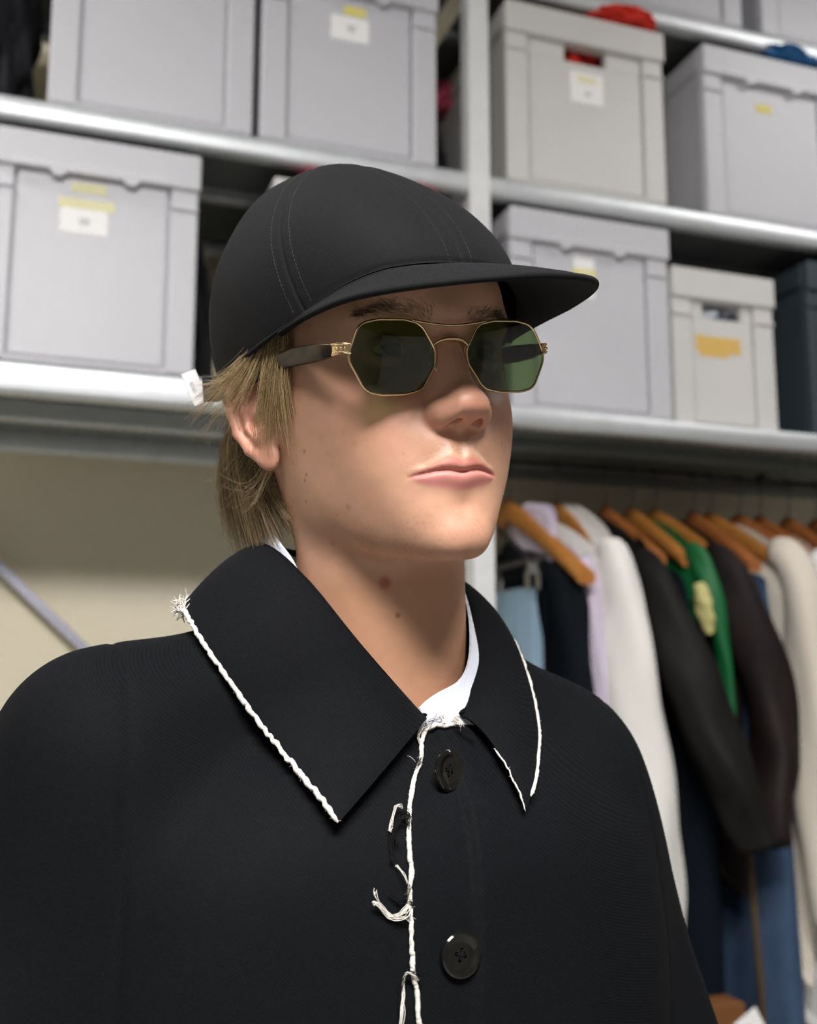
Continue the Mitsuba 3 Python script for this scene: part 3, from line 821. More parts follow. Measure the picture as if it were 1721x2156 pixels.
for _ in range(6):
    acc, cnt = np.zeros_like(v_), np.zeros(len(v_))
    for a_, b_ in ((0, 1), (1, 0)):
        np.add.at(acc, e_[:, a_], v_[e_[:, b_]])
        np.add.at(cnt, e_[:, a_], 1)
    v_[near] = 0.5 * v_[near] + 0.5 * (acc / np.maximum(cnt, 1)[:, None])[near]
head_mesh = trimesh.Trimesh(v_, f_, process=False)
HV = np.array(head_mesh.vertices)


def skin_color(v):
    x, y, z = v.T
    c = np.tile(np.array([0.515, 0.285, 0.185]), (len(v), 1))
    g = lambda cx, cy, cz, r: np.exp(-(((np.abs(x) - cx) / r) ** 2 + ((y - cy) / r) ** 2 + ((z - cz) / r) ** 2))
    red = np.array([0.470, 0.195, 0.135])
    def blend(c, col, w):
        w = np.clip(w, 0, 1)[:, None]
        return c * (1 - w) + np.asarray(col) * w
    c = blend(c, red, 0.50 * g(40, -76, -32, 22) + 0.65 * g(0, -112, -42, 16) + 0.5 * g(14, -97, -45, 9) + 0.30 * g(0, -94, -108, 16))
    # neck a little tanner
    c = blend(c, (0.43, 0.222, 0.130), 0.8 * sstep(-112, -135, z))
    # ears redder
    c = blend(c, (0.49, 0.215, 0.15), 0.7 * ((np.abs(x) > 72) & (y > -8) & (z < 25)) * sstep(71, 76, np.abs(x)))
    # mottling
    n = meshkit.fbm(v * 0.16, 3, 4)
    c *= (0.90 + 0.14 * n + 0.06 * meshkit.noise(v * 0.9, 6))[:, None]
    # stubble: upper lip, chin and jaw
    line, hu, hl, _ = mouth(x, z)
    st = sstep(-58, -64, z) * (y < -20) * (z > -124) * (1 - np.exp(-(np.abs(x) / 60) ** 8))
    must = np.exp(-((z - (line + hu + 5.5)) / 4.5) ** 2) * (np.abs(x) < 34) * np.clip(1.1 - np.abs(x) / 40, 0, 1) * (y < -80)
    dots = meshkit.noise(v * 1.1, 9)
    c *= (1 - 0.13 * must - 0.16 * must * (dots > 0.62) - 0.10 * (dots > 0.70) * sstep(-88, -98, z) * (np.abs(x) < 45) * (y < -40))[:, None]
    # lips
    t = np.abs(x + 2.6) / MW
    d = z - line
    inside = np.clip(np.where(d > 0, (hu - d) / 1.5 + 0.4, (hl + d) / 2.0 + 0.35), 0, 1) * (t < 1.0) * (y < -78)
    c = blend(c, np.where((d > 0)[:, None], (0.42, 0.145, 0.115), (0.56, 0.205, 0.180)), 0.9 * inside)
    c = blend(c, (0.24, 0.06, 0.05), 0.7 * np.exp(-(d / 0.8) ** 2) * sstep(1.04, 0.9, t) * (y < -75))
    e = np.linalg.norm(np.stack([np.abs(x), y, z], 1) - np.array([31, -69.5, 0]), axis=1) < 12.9
    c[e] = (0.62, 0.58, 0.55)
    r = np.hypot(np.abs(x) - 31, z)
    c[e & (r < 6.0)] = (0.10, 0.12, 0.13)
    c[e & (r < 2.4)] = (0.01, 0.01, 0.01)
    # moles and freckles where the photograph shows them (x, y, z from the pixel), small brown spots
    return c


def head_ray(px, py):
    """the point of the face seen at a photograph pixel"""
    o = np.linalg.solve(HEAD[:3, :3], CAM - HEAD[:3, 3])
    d = np.linalg.solve(HEAD[:3, :3], at(px, py, 1.0) - CAM)
    d /= np.linalg.norm(d)
    t = 420.0
    for _ in range(200):
        s = head_sdf((o + d * t)[None])[0]
        t += 0.7 * s
        if abs(s) < 0.02:
            break
    return o + d * t


col = skin_color(HV)
for px, py, r, dk in ((811, 1227, 2.8, (0.30, 0.085, 0.05)), (838, 1296, 1.2, (0.22, 0.09, 0.05)), (641, 950, 1.1, (0.30, 0.13, 0.07)), (645, 1000, 0.9, (0.28, 0.12, 0.07)), (642, 1011, 0.9, (0.28, 0.12, 0.07)), (618, 976, 0.8, (0.34, 0.16, 0.09)),
                      (645, 1056, 1.0, (0.34, 0.16, 0.10)), (617, 1055, 0.8, (0.36, 0.18, 0.11)), (733, 1068, 1.6, (0.42, 0.20, 0.12)), (746, 934, 1.6, (0.46, 0.23, 0.13)), (690, 955, 1.0, (0.46, 0.23, 0.13)), (723, 908, 0.9, (0.46, 0.22, 0.13)), (770, 924, 1.0, (0.48, 0.24, 0.14)),
                      (710, 1085, 0.9, (0.45, 0.22, 0.13)), (675, 925, 0.8, (0.46, 0.24, 0.14)), (850, 955, 0.8, (0.46, 0.24, 0.14)), (700, 980, 1.0, (0.48, 0.25, 0.15)), (893, 1101, 0.8, (0.50, 0.2, 0.13)), (701, 1144, 0.9, (0.36, 0.16, 0.09)), (1057, 933, 0.9, (0.45, 0.22, 0.13))):
    q = head_ray(px, py)
    w = np.clip(1.5 - np.linalg.norm(HV - q, axis=1) / (1.25 * r), 0, 1)[:, None] * 0.95
    col = col * (1 - w) + np.array(dk) * w
scene['mat_skin'] = {'type': 'twosided', 'bsdf': {'type': 'bumpmap', 'scale': 1.0, 'arbitrary': proc(lambda p, n, uv: 0.000025 * noise(p.x * 1300, p.y * 1300, p.z * 1300) + 0.00003 * noise(p.x * 520, p.y * 520, p.z * 520), eps=2e-4),
    'bsdf': {'type': 'principled', 'base_color': {'type': 'mesh_attribute', 'name': 'vertex_color'}, 'roughness': 0.46, 'specular': 0.45}}}
person = thing('person', 'young man seen from the chest up in a black jacket, turned to the right', 'person')
# ------------------------------------------------------------------ jacket (millimetres in the body's frame; x his left, y backwards, z up from the neck's root)
BODY = np.eye(4)
BODY[:3, :3] = Rotation.from_euler('Z', 26.0, degrees=True).as_matrix() * 0.001
BODY[:3, 3] = hdp((1, 32, -185))


def bd(mesh):
    mesh = mesh.copy()
    mesh.apply_transform(BODY)
    return mesh


def bdp(p):
    return np.asarray(p, float) @ BODY[:3, :3].T + BODY[:3, 3]


def tob(w):
    return np.linalg.solve(BODY[:3, :3], (np.asarray(w, float) - BODY[:3, 3]).T).T


PLK = np.array([(-70, 6.0), (-200, 0.0), (-330, 0.0), (-460, 4.0), (-700, 8.0)])  # placket edge: (z, x)


def plk(z):
    return np.interp(-z, -PLK[:, 0], PLK[:, 1])


SHR, SHL, YZ, EXR, EXL = (168, 10, -48), (134, 16, -66), 3, 240, 226


def jacket_base(p):
    s = p.copy()
    s[..., 0] = np.abs(p[..., 0])
    z = p[..., 2]
    d = []
    for sg, (sx, sy, sz), ex in ((-1, SHR, EXR), (1, SHL, EXL)):
        m = p * np.array([sg, 1, 1])
        yk = sd_cone(m, (26, 12, YZ), (sx, sy, sz), 48, 58)
        am = smin(sd_cone(m, (sx + 2, sy + 2, sz - 8), (ex, 28, -330), 62, 64), sd_cone(m, (ex, 28, -330), (ex + 10, -20, -590), 64, 54), 20)
        d.append((yk, am))
    yoke, arm = np.minimum(d[0][0], d[1][0]), np.minimum(d[0][1], d[1][1])
    k = np.clip(-z / 700, 0, 1)
    rx, ry = 196 + 28 * k, 112 + 22 * k
    el = np.sqrt((p[..., 0] / rx) ** 2 + ((p[..., 1] - 8) / ry) ** 2) + 1e-9
    torso = (el - 1) * ry
    torso = smax(smax(torso, z + 78, 60), -z - 720, 20)
    chest = sd_ell(p, (0, -42, -180), (165, 72, 150))
    d = smin(yoke, torso, 50)
    d = smin(d, chest, 45)
    d = smin(d, arm, 32)
    return d


def jacket_sdf(p):
    d = jacket_base(p)
    x, y, z = p[..., 0], p[..., 1], p[..., 2]
    # folds
    q = np.stack([x * 0.011, y * 0.011, z * 0.0035], -1)
    n = meshkit.noise(q, 3) - 0.5 + 0.5 * (meshkit.noise(q * 2.1, 5) - 0.5)
    d = d - 5.0 * n * sstep(-60, -160, z)
    ax = np.abs(x)
    d = d - 5.0 * np.exp(-((np.sin(0.035 * (ax * 0.8 + z * 0.55) + 2 * n)) / 0.45) ** 2) * sstep(165, 215, ax) * sstep(-140, -260, z)
    # sleeve seam
    d = d + 1.1 * np.exp(-((ax - seam_x(z)) / 2.2) ** 2)
    # overlapping front panel
    d = d - 3.2 * sstep(-0.8, 0.8, x - plk(z)) * (y < 0) * sstep(130, 60, x)
    # neck opening
    hole = sd_cone(p, (0, -2, 90), (0, 12, -60), 78, 58)
    return smax(d, -hole, 8)


def seam_x(z):
    return 172 + 0.03 * (-z - 60)


def body_low(p):
    """trunk, arms, hands, legs and feet under the clothes"""
    s = p.copy()
    s[..., 0] = np.abs(p[..., 0])
    d = jacket_base(p) + 13
    d = smax(d, -p[..., 2] - 560, 10)
    d = smin(d, sd_cone(p, (3, 0, 20), (0, 10, -60), 50, 60), 20)
    hip = sd_ell(p, (0, 15, -560), (165, 105, 130))
    d = smin(d, hip, 40)
    leg = smin(sd_cone(s, (82, 12, -610), (92, 12, -960), 82, 55), sd_cone(s, (92, 12, -960), (98, 30, -1350), 56, 38), 15)
    d = smin(d, leg, 25)
    d = smin(d, sd_cone(s, (98, 25, -1390), (112, -120, -1398), 34, 26), 20)
    for sg, ex in ((-1, EXR), (1, EXL)):
        m = p * np.array([sg, 1, 1])
        w = np.array([ex + 10, -20, -600.0])
        h = sd_cone(m, (ex + 5, 4, -500), w, 34, 27)
        h = smin(h, sd_ell(m, w + [0, -10, -52], (15, 40, 46)), 12)
        for k, (dy, L, r) in enumerate(((-36, 66, 8.5), (-14, 76, 9), (8, 72, 8.7), (27, 56, 7.8))):
            a = w + [0, dy - 10, -88]
            b = a + [-6, -4, -L * 0.55]
            c = b + [-14, -2, -L * 0.45]
            h = smin(h, np.minimum(sd_cone(m, a, b, r, r * 0.95), sd_cone(m, b, c, r * 0.95, r * 0.8)), 5)
        a = w + [-6, -36, -30]
        h = smin(h, np.minimum(sd_cone(m, a, a + [-10, -24, -34], 12, 10), sd_cone(m, a + [-10, -24, -34], a + [-16, -28, -64], 10, 8)), 6)
        d = smin(d, h, 8)
    return d


low = surface_net(body_low, (-330, -190, -1432), (330, 190, 70), 7.5)
lowv = bdp(low.vertices)
hm = hd(head_mesh)
body_mesh = trimesh.Trimesh(np.vstack([hm.vertices, lowv]), np.vstack([hm.faces, low.faces + len(hm.vertices)]), process=False)
add(person + '__body', body_mesh, 'mat_skin', True, color=np.vstack([col, np.tile((0.54, 0.30, 0.19), (len(lowv), 1))]))

mat('mat_trousers', (0.02, 0.02, 0.025), 0.8, spec=0.2)
mat('mat_shoe', (0.015, 0.015, 0.015), 0.4)


def trousers(p):
    s = p.copy()
    s[..., 0] = np.abs(p[..., 0])
    d = smin(sd_cone(s, (86, 12, -610), (98, 14, -960), 98, 84), sd_cone(s, (98, 14, -960), (102, 28, -1360), 84, 74), 15)
    d = smin(d, sd_ell(p, (0, 15, -560), (180, 118, 130)), 40)
    return smax(smax(d, p[..., 2] + 480, 6), -p[..., 2] - 1372, 6)


add(person + '__trousers', bd(surface_net(trousers, (-210, -120, -1390), (210, 150, -470), 9.0)), 'mat_trousers', True, label='dark trousers')
for sg in (-1, 1):
    f = lambda p: smax(smin(sd_cone(p, (sg * 98, 28, -1385), (sg * 114, -130, -1396), 46, 38), sd_cone(p, (sg * 98, 30, -1385), (sg * 98, 30, -1340), 46, 44), 20), -p[..., 2] - 1427, 4)
    add(person + '__shoe', bd(surface_net(f, (sg * 108 - 90, -200, -1432), (sg * 108 + 90, 100, -1290), 6.0)), 'mat_shoe', True, label='black shoe')


def twill(p, n, uv):
    # diagonal weave about a millimetre wide, laid along the body
    a = (p.x * 0.62 + p.z * 0.72 - p.y * 0.30) * (2 * math.pi / 0.00125)
    w = 0.5 + 0.5 * dr.sin(a + 0.8 * noise(p.x * 500, p.y * 500, p.z * 500))
    k = 0.75 + 0.4 * w + 0.25 * (noise(p.x * 900, p.y * 900, p.z * 900) - 0.5) + 0.2 * (fbm(p.x * 14, p.y * 14, p.z * 14) - 0.5)
    return mi.Color3f(0.0046, 0.0052, 0.0064) * k


mat('mat_jacket', proc(twill), 0.75, spec=0.07, sheen=0.03)
mat('mat_thread_white', proc(lambda p, n, uv: mix((0.55, 0.52, 0.46), (0.68, 0.65, 0.59), noise(p.x * 700, p.y * 700, p.z * 700))), 0.9, spec=0.1)
mat('mat_thread_black', (0.008, 0.008, 0.009), 0.9, spec=0.1)
mat('mat_button', proc(lambda p, n, uv: mix((0.003, 0.003, 0.003), (0.010, 0.009, 0.007), fbm(p.x * 160, p.y * 160, p.z * 60))), 0.09, spec=0.5)
mat('mat_shirt', proc(lambda p, n, uv: mix((0.74, 0.77, 0.84), (0.66, 0.70, 0.80), smoothstep(0.3, 0.8, 0.5 + 0.5 * dr.sin((p.x * 0.8 + p.y * 0.7) * 2600)))), 0.8, spec=0.2)

jk = surface_net(jacket_sdf, (-335, -190, -745), (335, 195, 100), 3.4, slack=1.5)
JV = np.array(jk.vertices)
fc = JV[jk.faces].mean(1)
fx, fy, fz = fc.T
is_sl = np.abs(fx) > seam_x(fz)
left = fx > plk(fz)
front = (fy < 8) | (fz < -99999)
jacket = person + '__jacket'


def sub(mask):
    f = jk.faces[mask]
    u, inv = np.unique(f, return_inverse=True)
    return u, inv.reshape(-1, 3)


NJ = np.zeros_like(JV)
cr = np.cross(JV[jk.faces[:, 1]] - JV[jk.faces[:, 0]], JV[jk.faces[:, 2]] - JV[jk.faces[:, 0]])
for q in range(3):
    np.add.at(NJ, jk.faces[:, q], cr)
NJ /= np.linalg.norm(NJ, axis=1, keepdims=True) + 1e-12


def jpart(name, mask, label=None):
    u, f = sub(mask)
    w = bdp(JV[u])
    nn = NJ[u] @ BODY[:3, :3].T * 1000
    path = meshkit.write_ply((w, f), False, normals=nn)
    key = numbered_exact(name)
    scene[key] = {'type': 'ply', 'filename': path, 'face_normals': False, 'bsdf': {'type': 'ref', 'id': 'mat_jacket'}}
    lab(key, label)
    return key


jpart(jacket + '__back_panel', ~is_sl & ~front)
jpart(jacket + '__front_panel', ~is_sl & front & left, 'front panel with the buttons')
jpart(jacket + '__front_panel', ~is_sl & front & ~left)
jpart(jacket + '__sleeve', is_sl & (fx < 0))
jpart(jacket + '__sleeve', is_sl & (fx > 0))


def on_jacket(p, off):
    """push points out of the jacket until they stand off it by at least off"""
    p = np.array(p, float)
    for _ in range(8):
        d = jacket_sdf(p)
        g = grad(jacket_sdf, p, 1.0)
        g /= np.linalg.norm(g, axis=1, keepdims=True) + 1e-9
        p = p + g * np.maximum(off - d, 0)[:, None] * 0.7
    return p


# collar: fold line (F) round the neck and outer edge (O) lying on the shoulders
FO = np.array([
    [(-1, -70, -27), (-73, -109, -79)], [(-13, -67, -14), (-83, -90, -60)], [(-30, -63, 5), (-96, -63, -36)], [(-46, -57, 25), (-111, -50, -12)],
    [(-60, -47, 46), (-124, -34, 12)], [(-69, -36, 60), (-129, -8, 31)], [(-77, -12, 76), (-128, 12, 39)], [(-71, 35, 86), (-112, 52, 44)],
    [(-42, 70, 88), (-66, 94, 38)], [(-4, 82, 86), (-4, 110, 34)], [(30, 72, 82), (52, 92, 34)], [(53, 38, 76), (90, 48, 34)],
    [(58, 4, 66), (95, 4, 29)], [(53, -26, 43), (91, -26, 14)], [(47, -42, 20), (88, -47, -16)], [(37, -57, -5), (67, -84, -48)], [(25, -67, -26), (39, -113, -77)]], float)
uu = np.linspace(0, 1, len(FO))
U = np.linspace(0, 1, 150)
Fc, Oc = CubicSpline(uu, FO[:, 0])(U), CubicSpline(uu, FO[:, 1])(U)
V = np.linspace(0, 1, 26)
cen = np.array([-6, 10, 0.0])
rad = Fc - cen
rad[:, 2] = 0
rad /= np.linalg.norm(rad, axis=1, keepdims=True)
P = np.zeros((150, 26, 3))
for j, v in enumerate(V):
    roll = 7.5 * np.sin(np.pi * v) ** 0.7 * (1 - 0.45 * v)
    P[:, j] = Fc * (1 - v) + Oc * v + rad * roll + np.array([0, 0, 1.0]) * roll * 0.55
wave = meshkit.noise(P * 0.03, 8)[..., None] - 0.5
P = P + rad[:, None] * wave * 2.5 * V[None, :, None]
P = on_jacket(P.reshape(-1, 3), 4.5).reshape(150, 26, 3)
for _ in range(2):
    P[1:-1, 1:-1] = 0.5 * P[1:-1, 1:-1] + 0.125 * (P[2:, 1:-1] + P[:-2, 1:-1] + P[1:-1, 2:] + P[1:-1, :-2])
# inner stand, from the fold down along the neck
stand = np.zeros((150, 8, 3))
for j, v in enumerate(np.linspace(1, 0, 8)):
    stand[:, j] = Fc - rad * (1.5 + 5 * v * (1 - v)) * 1.0 * v + np.array([0, 0, -30.0]) * v * sstep(0.0, 0.12, U)[:, None] * sstep(1.0, 0.88, U)[:, None] - rad * 0.6 * v
full = np.concatenate([stand[:, :-1], P], 1)
cm = sheet(full)
n0 = np.array(cm.vertex_normals).reshape(full.shape)
sg = np.sign(np.sum(n0[75, 20] * (rad[75] + [0, 0, 0.5])))
if sg < 0:
    full = full[::-1]
collar_mesh = sheet(full, 2.6)
add(jacket + '__collar', bd(collar_mesh), 'mat_jacket', 50, label='wide pointed collar')


# ------------------------------------------------------------------ frayed white edges and threads
def fray(path, r0, seed, fibres=1.6, flen=3.0, n=6):
    """bumpy white cord with short fibres (body frame, mm)"""
    g = np.random.default_rng(seed)
    path = np.asarray(path, float)
    L = np.concatenate([[0], np.cumsum(np.linalg.norm(np.diff(path, axis=0), axis=1))])
    m = int(L[-1] / 0.6)
    x = np.linspace(0, L[-1], m)
    q = np.stack([np.interp(x, L, path[:, k]) for k in range(3)], 1)
    q = q + (meshkit.noise(np.stack([x * 0.35, x * 0, x * 0], 1), seed)[:, None] - 0.5) * 1.2
    r = r0 * (0.80 + 0.40 * meshkit.noise(np.stack([x * 0.45, x * 0, x * 0 + 3], 1), seed + 1)) * (0.90 + 0.2 * g.random(m))
    taper = sstep(0, 3, x) * sstep(L[-1], L[-1] - 3, x)
    ms = [tube(q, r * (0.35 + 0.65 * taper), n)]
    for _ in range(int(2.4 * fibres * L[-1])):
        i = g.integers(1, m - 1)
        d = g.normal(size=3)
        d /= np.linalg.norm(d)
        d2 = d + 0.8 * g.normal(size=3)
        l = flen * (0.25 + 0.6 * g.random() ** 2)
        a = q[i]
        ms.append(tube([a, a + d * l * 0.4, a + d * l * 0.55 + d2 * l * 0.3], [0.15, 0.13, 0.06], 3))
    return cat_(ms)


def jrays(pix, off):
    """the points of the jacket's surface seen at some pixels, standing off it"""
    pix, off = np.asarray(pix, float).reshape(-1, 2), np.asarray(off, float)
    o = tob(CAM)
    w = CAM + FW + np.outer((pix[:, 0] - CXP) / FPX, [1.0, 0, 0]) - np.outer((pix[:, 1] - CYP) / FPX, UP)
    d = tob(w) - o
    d /= np.linalg.norm(d, axis=1, keepdims=True)
    t = np.full(len(pix), 430.0)
    for _ in range(60):
        s = jacket_sdf(o + d * t[:, None]) - off
        t = t + 0.7 * s
        if np.abs(s).max() < 0.05:
            break
    return o + d * t[:, None]


def jray(px, py, off):
    return jrays([(px, py)], off)[0]


edge = P[:, -1]
add(jacket + '__frayed_trim', bd(fray(edge[:100] + [0, 0, 0.6], 1.55, 1)), 'mat_thread_white', True, label='white frayed collar edge at the left')
add(jacket + '__frayed_trim', bd(fray(edge[108:148] + [0, 0, 0.6], 1.2, 2)), 'mat_thread_white', True, label='white frayed collar edge at the right')
add(jacket + '__frayed_trim', bd(fray(P[-1, 10:26] + np.array([-0.6, -0.8, -0.5]), 0.55, 3, 0.8, 2.0)), 'mat_thread_white', True, label='thin white frayed front edge of the collar')
# the tuft where the collar meets the shoulder line
tuft = []
g = np.random.default_rng(5)
for _ in range(130):
    i = g.integers(52, 64)
    a = edge[i] + g.normal(size=3) * 1.2
    d = np.array([-0.7, 0.1, 0.35]) + 0.8 * g.normal(size=3)
    d /= np.linalg.norm(d)
    l = 3.0 + 5.0 * g.random()
    tuft.append(tube([a, a + d * l * 0.6 + [0, 0, 1.0], a + d * l + g.normal(size=3) * 1.5], [0.55, 0.5, 0.25], 4))
add(jacket + '__frayed_tuft', bd(cat_(tuft)), 'mat_thread_white', True)
pk = jrays(((975, 1520), (950, 1527), (922, 1528), (900, 1535), (889, 1560), (886, 1600), (872, 1640), (864, 1690), (861, 1730), (863, 1790), (866, 1840), (863, 1885), (866, 1920), (867, 1980), (870, 2040), (878, 2090), (882, 2150), (886, 2230), (888, 2400), (890, 2650)), 2.2)
tt_ = np.linspace(0, 1, len(pk))
pk = PchipInterpolator(tt_, pk)(np.linspace(0, 1, 160))
add(jacket + '__frayed_trim', bd(fray(pk, 1.35, 4, 1.1, 2.6)), 'mat_thread_white', True, label='white frayed edge of the front opening')


def thread(pxs, r, off=3.0):
    q = jrays(pxs, off + 1.5 * np.sin(1.7 * np.arange(len(pxs))))
    u = np.linspace(0, 1, len(q))
    return tube(CubicSpline(u, q)(np.linspace(0, 1, 30)), r, 5)


wt, bt = [], []
g = np.random.default_rng(11)
for base, k, r in (([(846, 1700), (836, 1698), (829, 1712), (824, 1735), (821, 1748)], 7, 0.28), ([(862, 1862), (850, 1840), (840, 1828), (834, 1821)], 3, 0.25), ([(858, 1906), (848, 1920), (832, 1930), (818, 1927), (800, 1908), (787, 1903)], 8, 0.30),
                   ([(862, 1905), (852, 1932), (826, 1934), (812, 1915), (796, 1895), (790, 1876)], 3, 0.25), ([(861, 1942), (850, 1930), (830, 1934)], 2, 0.25), ([(880, 2062), (862, 2049), (852, 2060), (850, 2090), (847, 2120), (845, 2160)], 7, 0.30),
                   ([(893, 1532), (885, 1538), (882, 1550), (886, 1562)], 5, 0.28), ([(905, 1530), (898, 1516), (894, 1512)], 3, 0.25), ([(935, 1525), (930, 1508), (926, 1512)], 4, 0.25), ([(960, 1524), (956, 1508), (966, 1509)], 5, 0.28), ([(975, 1533), (966, 1515), (955, 1512)], 4, 0.28),
                   ([(857, 1590), (866, 1597), (874, 1605)], 1, 0.22)):
    for _ in range(int(1.7 * k)):
        wt.append(thread([(px + g.normal() * 2.2, py + g.normal() * 2.2) for px, py in base], 0.68 * r, 3.2 + 1.2 * g.random()))
for base, k, r in (([(862, 1720), (850, 1708), (838, 1715), (832, 1740), (835, 1775)], 14, 0.22), ([(861, 1735), (845, 1722), (830, 1760), (824, 1790), (828, 1815)], 12, 0.22), ([(862, 1870), (852, 1890), (838, 1895), (822, 1880)], 9, 0.2),
                   ([(885, 2062), (866, 2048), (848, 2066), (846, 2110), (852, 2150)], 12, 0.22), ([(885, 1600), (878, 1612), (888, 1596)], 4, 0.22), ([(895, 1535), (905, 1522), (925, 1514), (930, 1506)], 6, 0.2), ([(960, 1530), (985, 1536), (1002, 1556)], 8, 0.25), ([(868, 1900), (860, 1898), (872, 1912)], 5, 0.2)):
    for _ in range(k):
        bt.append(thread([(px + g.normal() * 4.0, py + g.normal() * 4.0) for px, py in base], 0.65 * r, 3.0 + 1.5 * g.random()))
add(jacket + '__loose_threads', bd(cat_(wt)), 'mat_thread_white', True, label='white loose threads', kind='stuff')
add(jacket + '__loose_threads', bd(cat_(bt)), 'mat_thread_black', True, label='black loose threads', kind='stuff')


def button(px, py, tilt, n_=None):
    c = jray(px, py, 0.0)
    n = grad(jacket_sdf, jray(px, py, 2.0)[None], 3.0)[0]
    n /= np.linalg.norm(n)
    n = n if n_ is None else np.array(n_) / np.linalg.norm(n_)
    prof = np.array([(0, 0), (9.0, 0), (10.4, 0.6), (10.8, 1.6), (10.5, 2.6), (9.6, 3.2), (8.4, 3.0), (7.2, 2.3), (6.0, 1.9), (0, 1.8)])
    b = trimesh.creation.revolve(prof, sections=72)
    for hx, hy in ((1.7, 1.7), (-1.7, 1.7), (1.7, -1.7), (-1.7, -1.7)):
        h = trimesh.creation.cylinder(0.95, 8, sections=16)
        h.apply_translation([hx, hy, 0])
        b = trimesh.boolean.difference([b, h], engine='manifold')
    th = cat_([tube([(hx, hy, 0.2), (hx * 0.9, hy * 0.9, 2.3), (0, 0, 2.6), (-hx * 0.9, -hy * 0.9, 2.3), (-hx, -hy, 0.2)], 0.33, 6) for hx, hy in ((1.7, 1.7), (-1.7, 1.7))] + [tube([(1.7, 1.7, 2.1), (2.6, 0.4, 2.6), (1.7, -1.7, 2.1)], 0.25, 5)])
    ax = np.array([0, 0, 1.0])
    x = np.cross([0, 1, 0], n)
    x = np.cross(n, np.cross([0, 0, 1.0], n)); x /= np.linalg.norm(x)
    M = np.eye(4)
    M[:3, 0], M[:3, 1], M[:3, 2] = np.cross(x, n), x, n
    Tl = trimesh.transformations.rotation_matrix(math.radians(tilt), [0, 1, 0]) @ trimesh.transformations.rotation_matrix(0.5, [0, 0, 1])
    Tl = Tl @ np.diag([1.1, 1.1, 1.1, 1.0])
    M[:3, 3] = c + n * (1.2 if n_ is None else 8.5)
    for m, nm, mm in ((b, 'button', 'mat_button'), (th, 'button_thread', 'mat_thread_black')):
        m.apply_transform(M @ Tl)
        add(jacket + '__' + nm, bd(m), mm, 25 if nm == 'button' else True, label='black four hole button' if nm == 'button' else None)


button(916, 1622, 0, (0.40, -0.91, 0.02))
button(965, 2009, 0)

# ------------------------------------------------------------------ shirt collar, standing a little off the neck
SF_ = np.array([(-12, -60, -27), (-32, -59, -4), (-58, -40, 34), (-70, -16, 74), (-69, 30, 94), (-38, 64, 82), (0, 72, 80), (34, 62, 76), (52, 30, 72), (51, -8, 64), (47, -31, 46), (42, -46, 22), (31, -57, 0), (15, -62, -10), (-3, -63, -21)], float)
SB_ = np.array([(-12, -56, -46), (-34, -62, -40), (-60, -54, -14), (-76, -22, 18), (-76, 36, 40), (-44, 76, 40), (0, 86, 38), (38, 74, 36), (58, 34, 30), (58, -14, 22), (55, -39, 4), (49, -56, -20), (36, -64, -42), (18, -63, -46), (2, -58, -46)], float)
u1 = np.linspace(0, 1, len(SF_))
U1 = np.linspace(0, 1, 120)
A_, B_ = CubicSpline(u1, SF_)(U1), CubicSpline(u1, SB_)(U1)
S = np.stack([A_ * (1 - v) + B_ * v for v in np.linspace(0, 1, 12)], 1)
S += (meshkit.noise(S * 0.045, 12)[..., None] - 0.5) * 3.0
sm = sheet(S, 1.6)
add(person + '__shirt', bd(sm), 'mat_shirt', 50, label='white shirt collar, open at the throat')
# ------------------------------------------------------------------ cap (head frame, turned a little to his left)
CAPR = Rotation.from_euler('Z', 4.0, degrees=True).as_matrix()


def cp(mesh):
    mesh = mesh.copy()
    M = np.eye(4)
    M[:3, :3] = CAPR
    mesh.apply_transform(M)
    return hd(mesh)


def twill_cap(p, n, uv):
    a = (p.x * 0.75 - p.z * 0.60 + p.y * 0.28) * (2 * math.pi / 0.0011)
    w = 0.5 + 0.5 * dr.sin(a + 0.8 * noise(p.x * 500, p.y * 500, p.z * 500))
    k = 0.75 + 0.5 * w + 0.3 * (noise(p.x * 900, p.y * 900, p.z * 900) - 0.5) + 0.25 * (fbm(p.x * 14, p.y * 14, p.z * 14) - 0.5)
    return mi.Color3f(0.0085, 0.0087, 0.0097) * k


mat('mat_cap', proc(twill_cap), 0.75, spec=0.12, sheen=0.08)
mat('mat_cap_thread', (0.018, 0.018, 0.020), 0.8)
mat('mat_strap', (0.010, 0.010, 0.011), 0.6)
mat('mat_label', (0.60, 0.59, 0.59), 0.75, spec=0.2)
mat('mat_ink', (0.02, 0.018, 0.018), 0.7)
YC, AX, BF, BB, ZT = 4.0, 87.0, 106.0, 118.0, 146.0
RIMB = np.array([0, 25, 40, 55, 70, 90, 110, 130, 150, 180], float)
RIMZ = np.array([46, 44.5, 40, 32, 24.5, 18.5, 15, 8, 5, 5], float)


def rim_z(b):
    a = np.abs(np.degrees((b + np.pi) % (2 * np.pi) - np.pi))
    return PchipInterpolator(RIMB, RIMZ)(a)


def plan(b):
    c, s = np.cos(b), np.sin(b)
    back = c < 0
    e = np.where(back, 2.0 / 2.45, 2.0 / 2.2)
    x = AX * np.sign(s) * np.abs(s) ** e
    y = np.where(back, YC + BB * np.abs(c) ** e, YC - BF * np.abs(c) ** e)
    return x, y


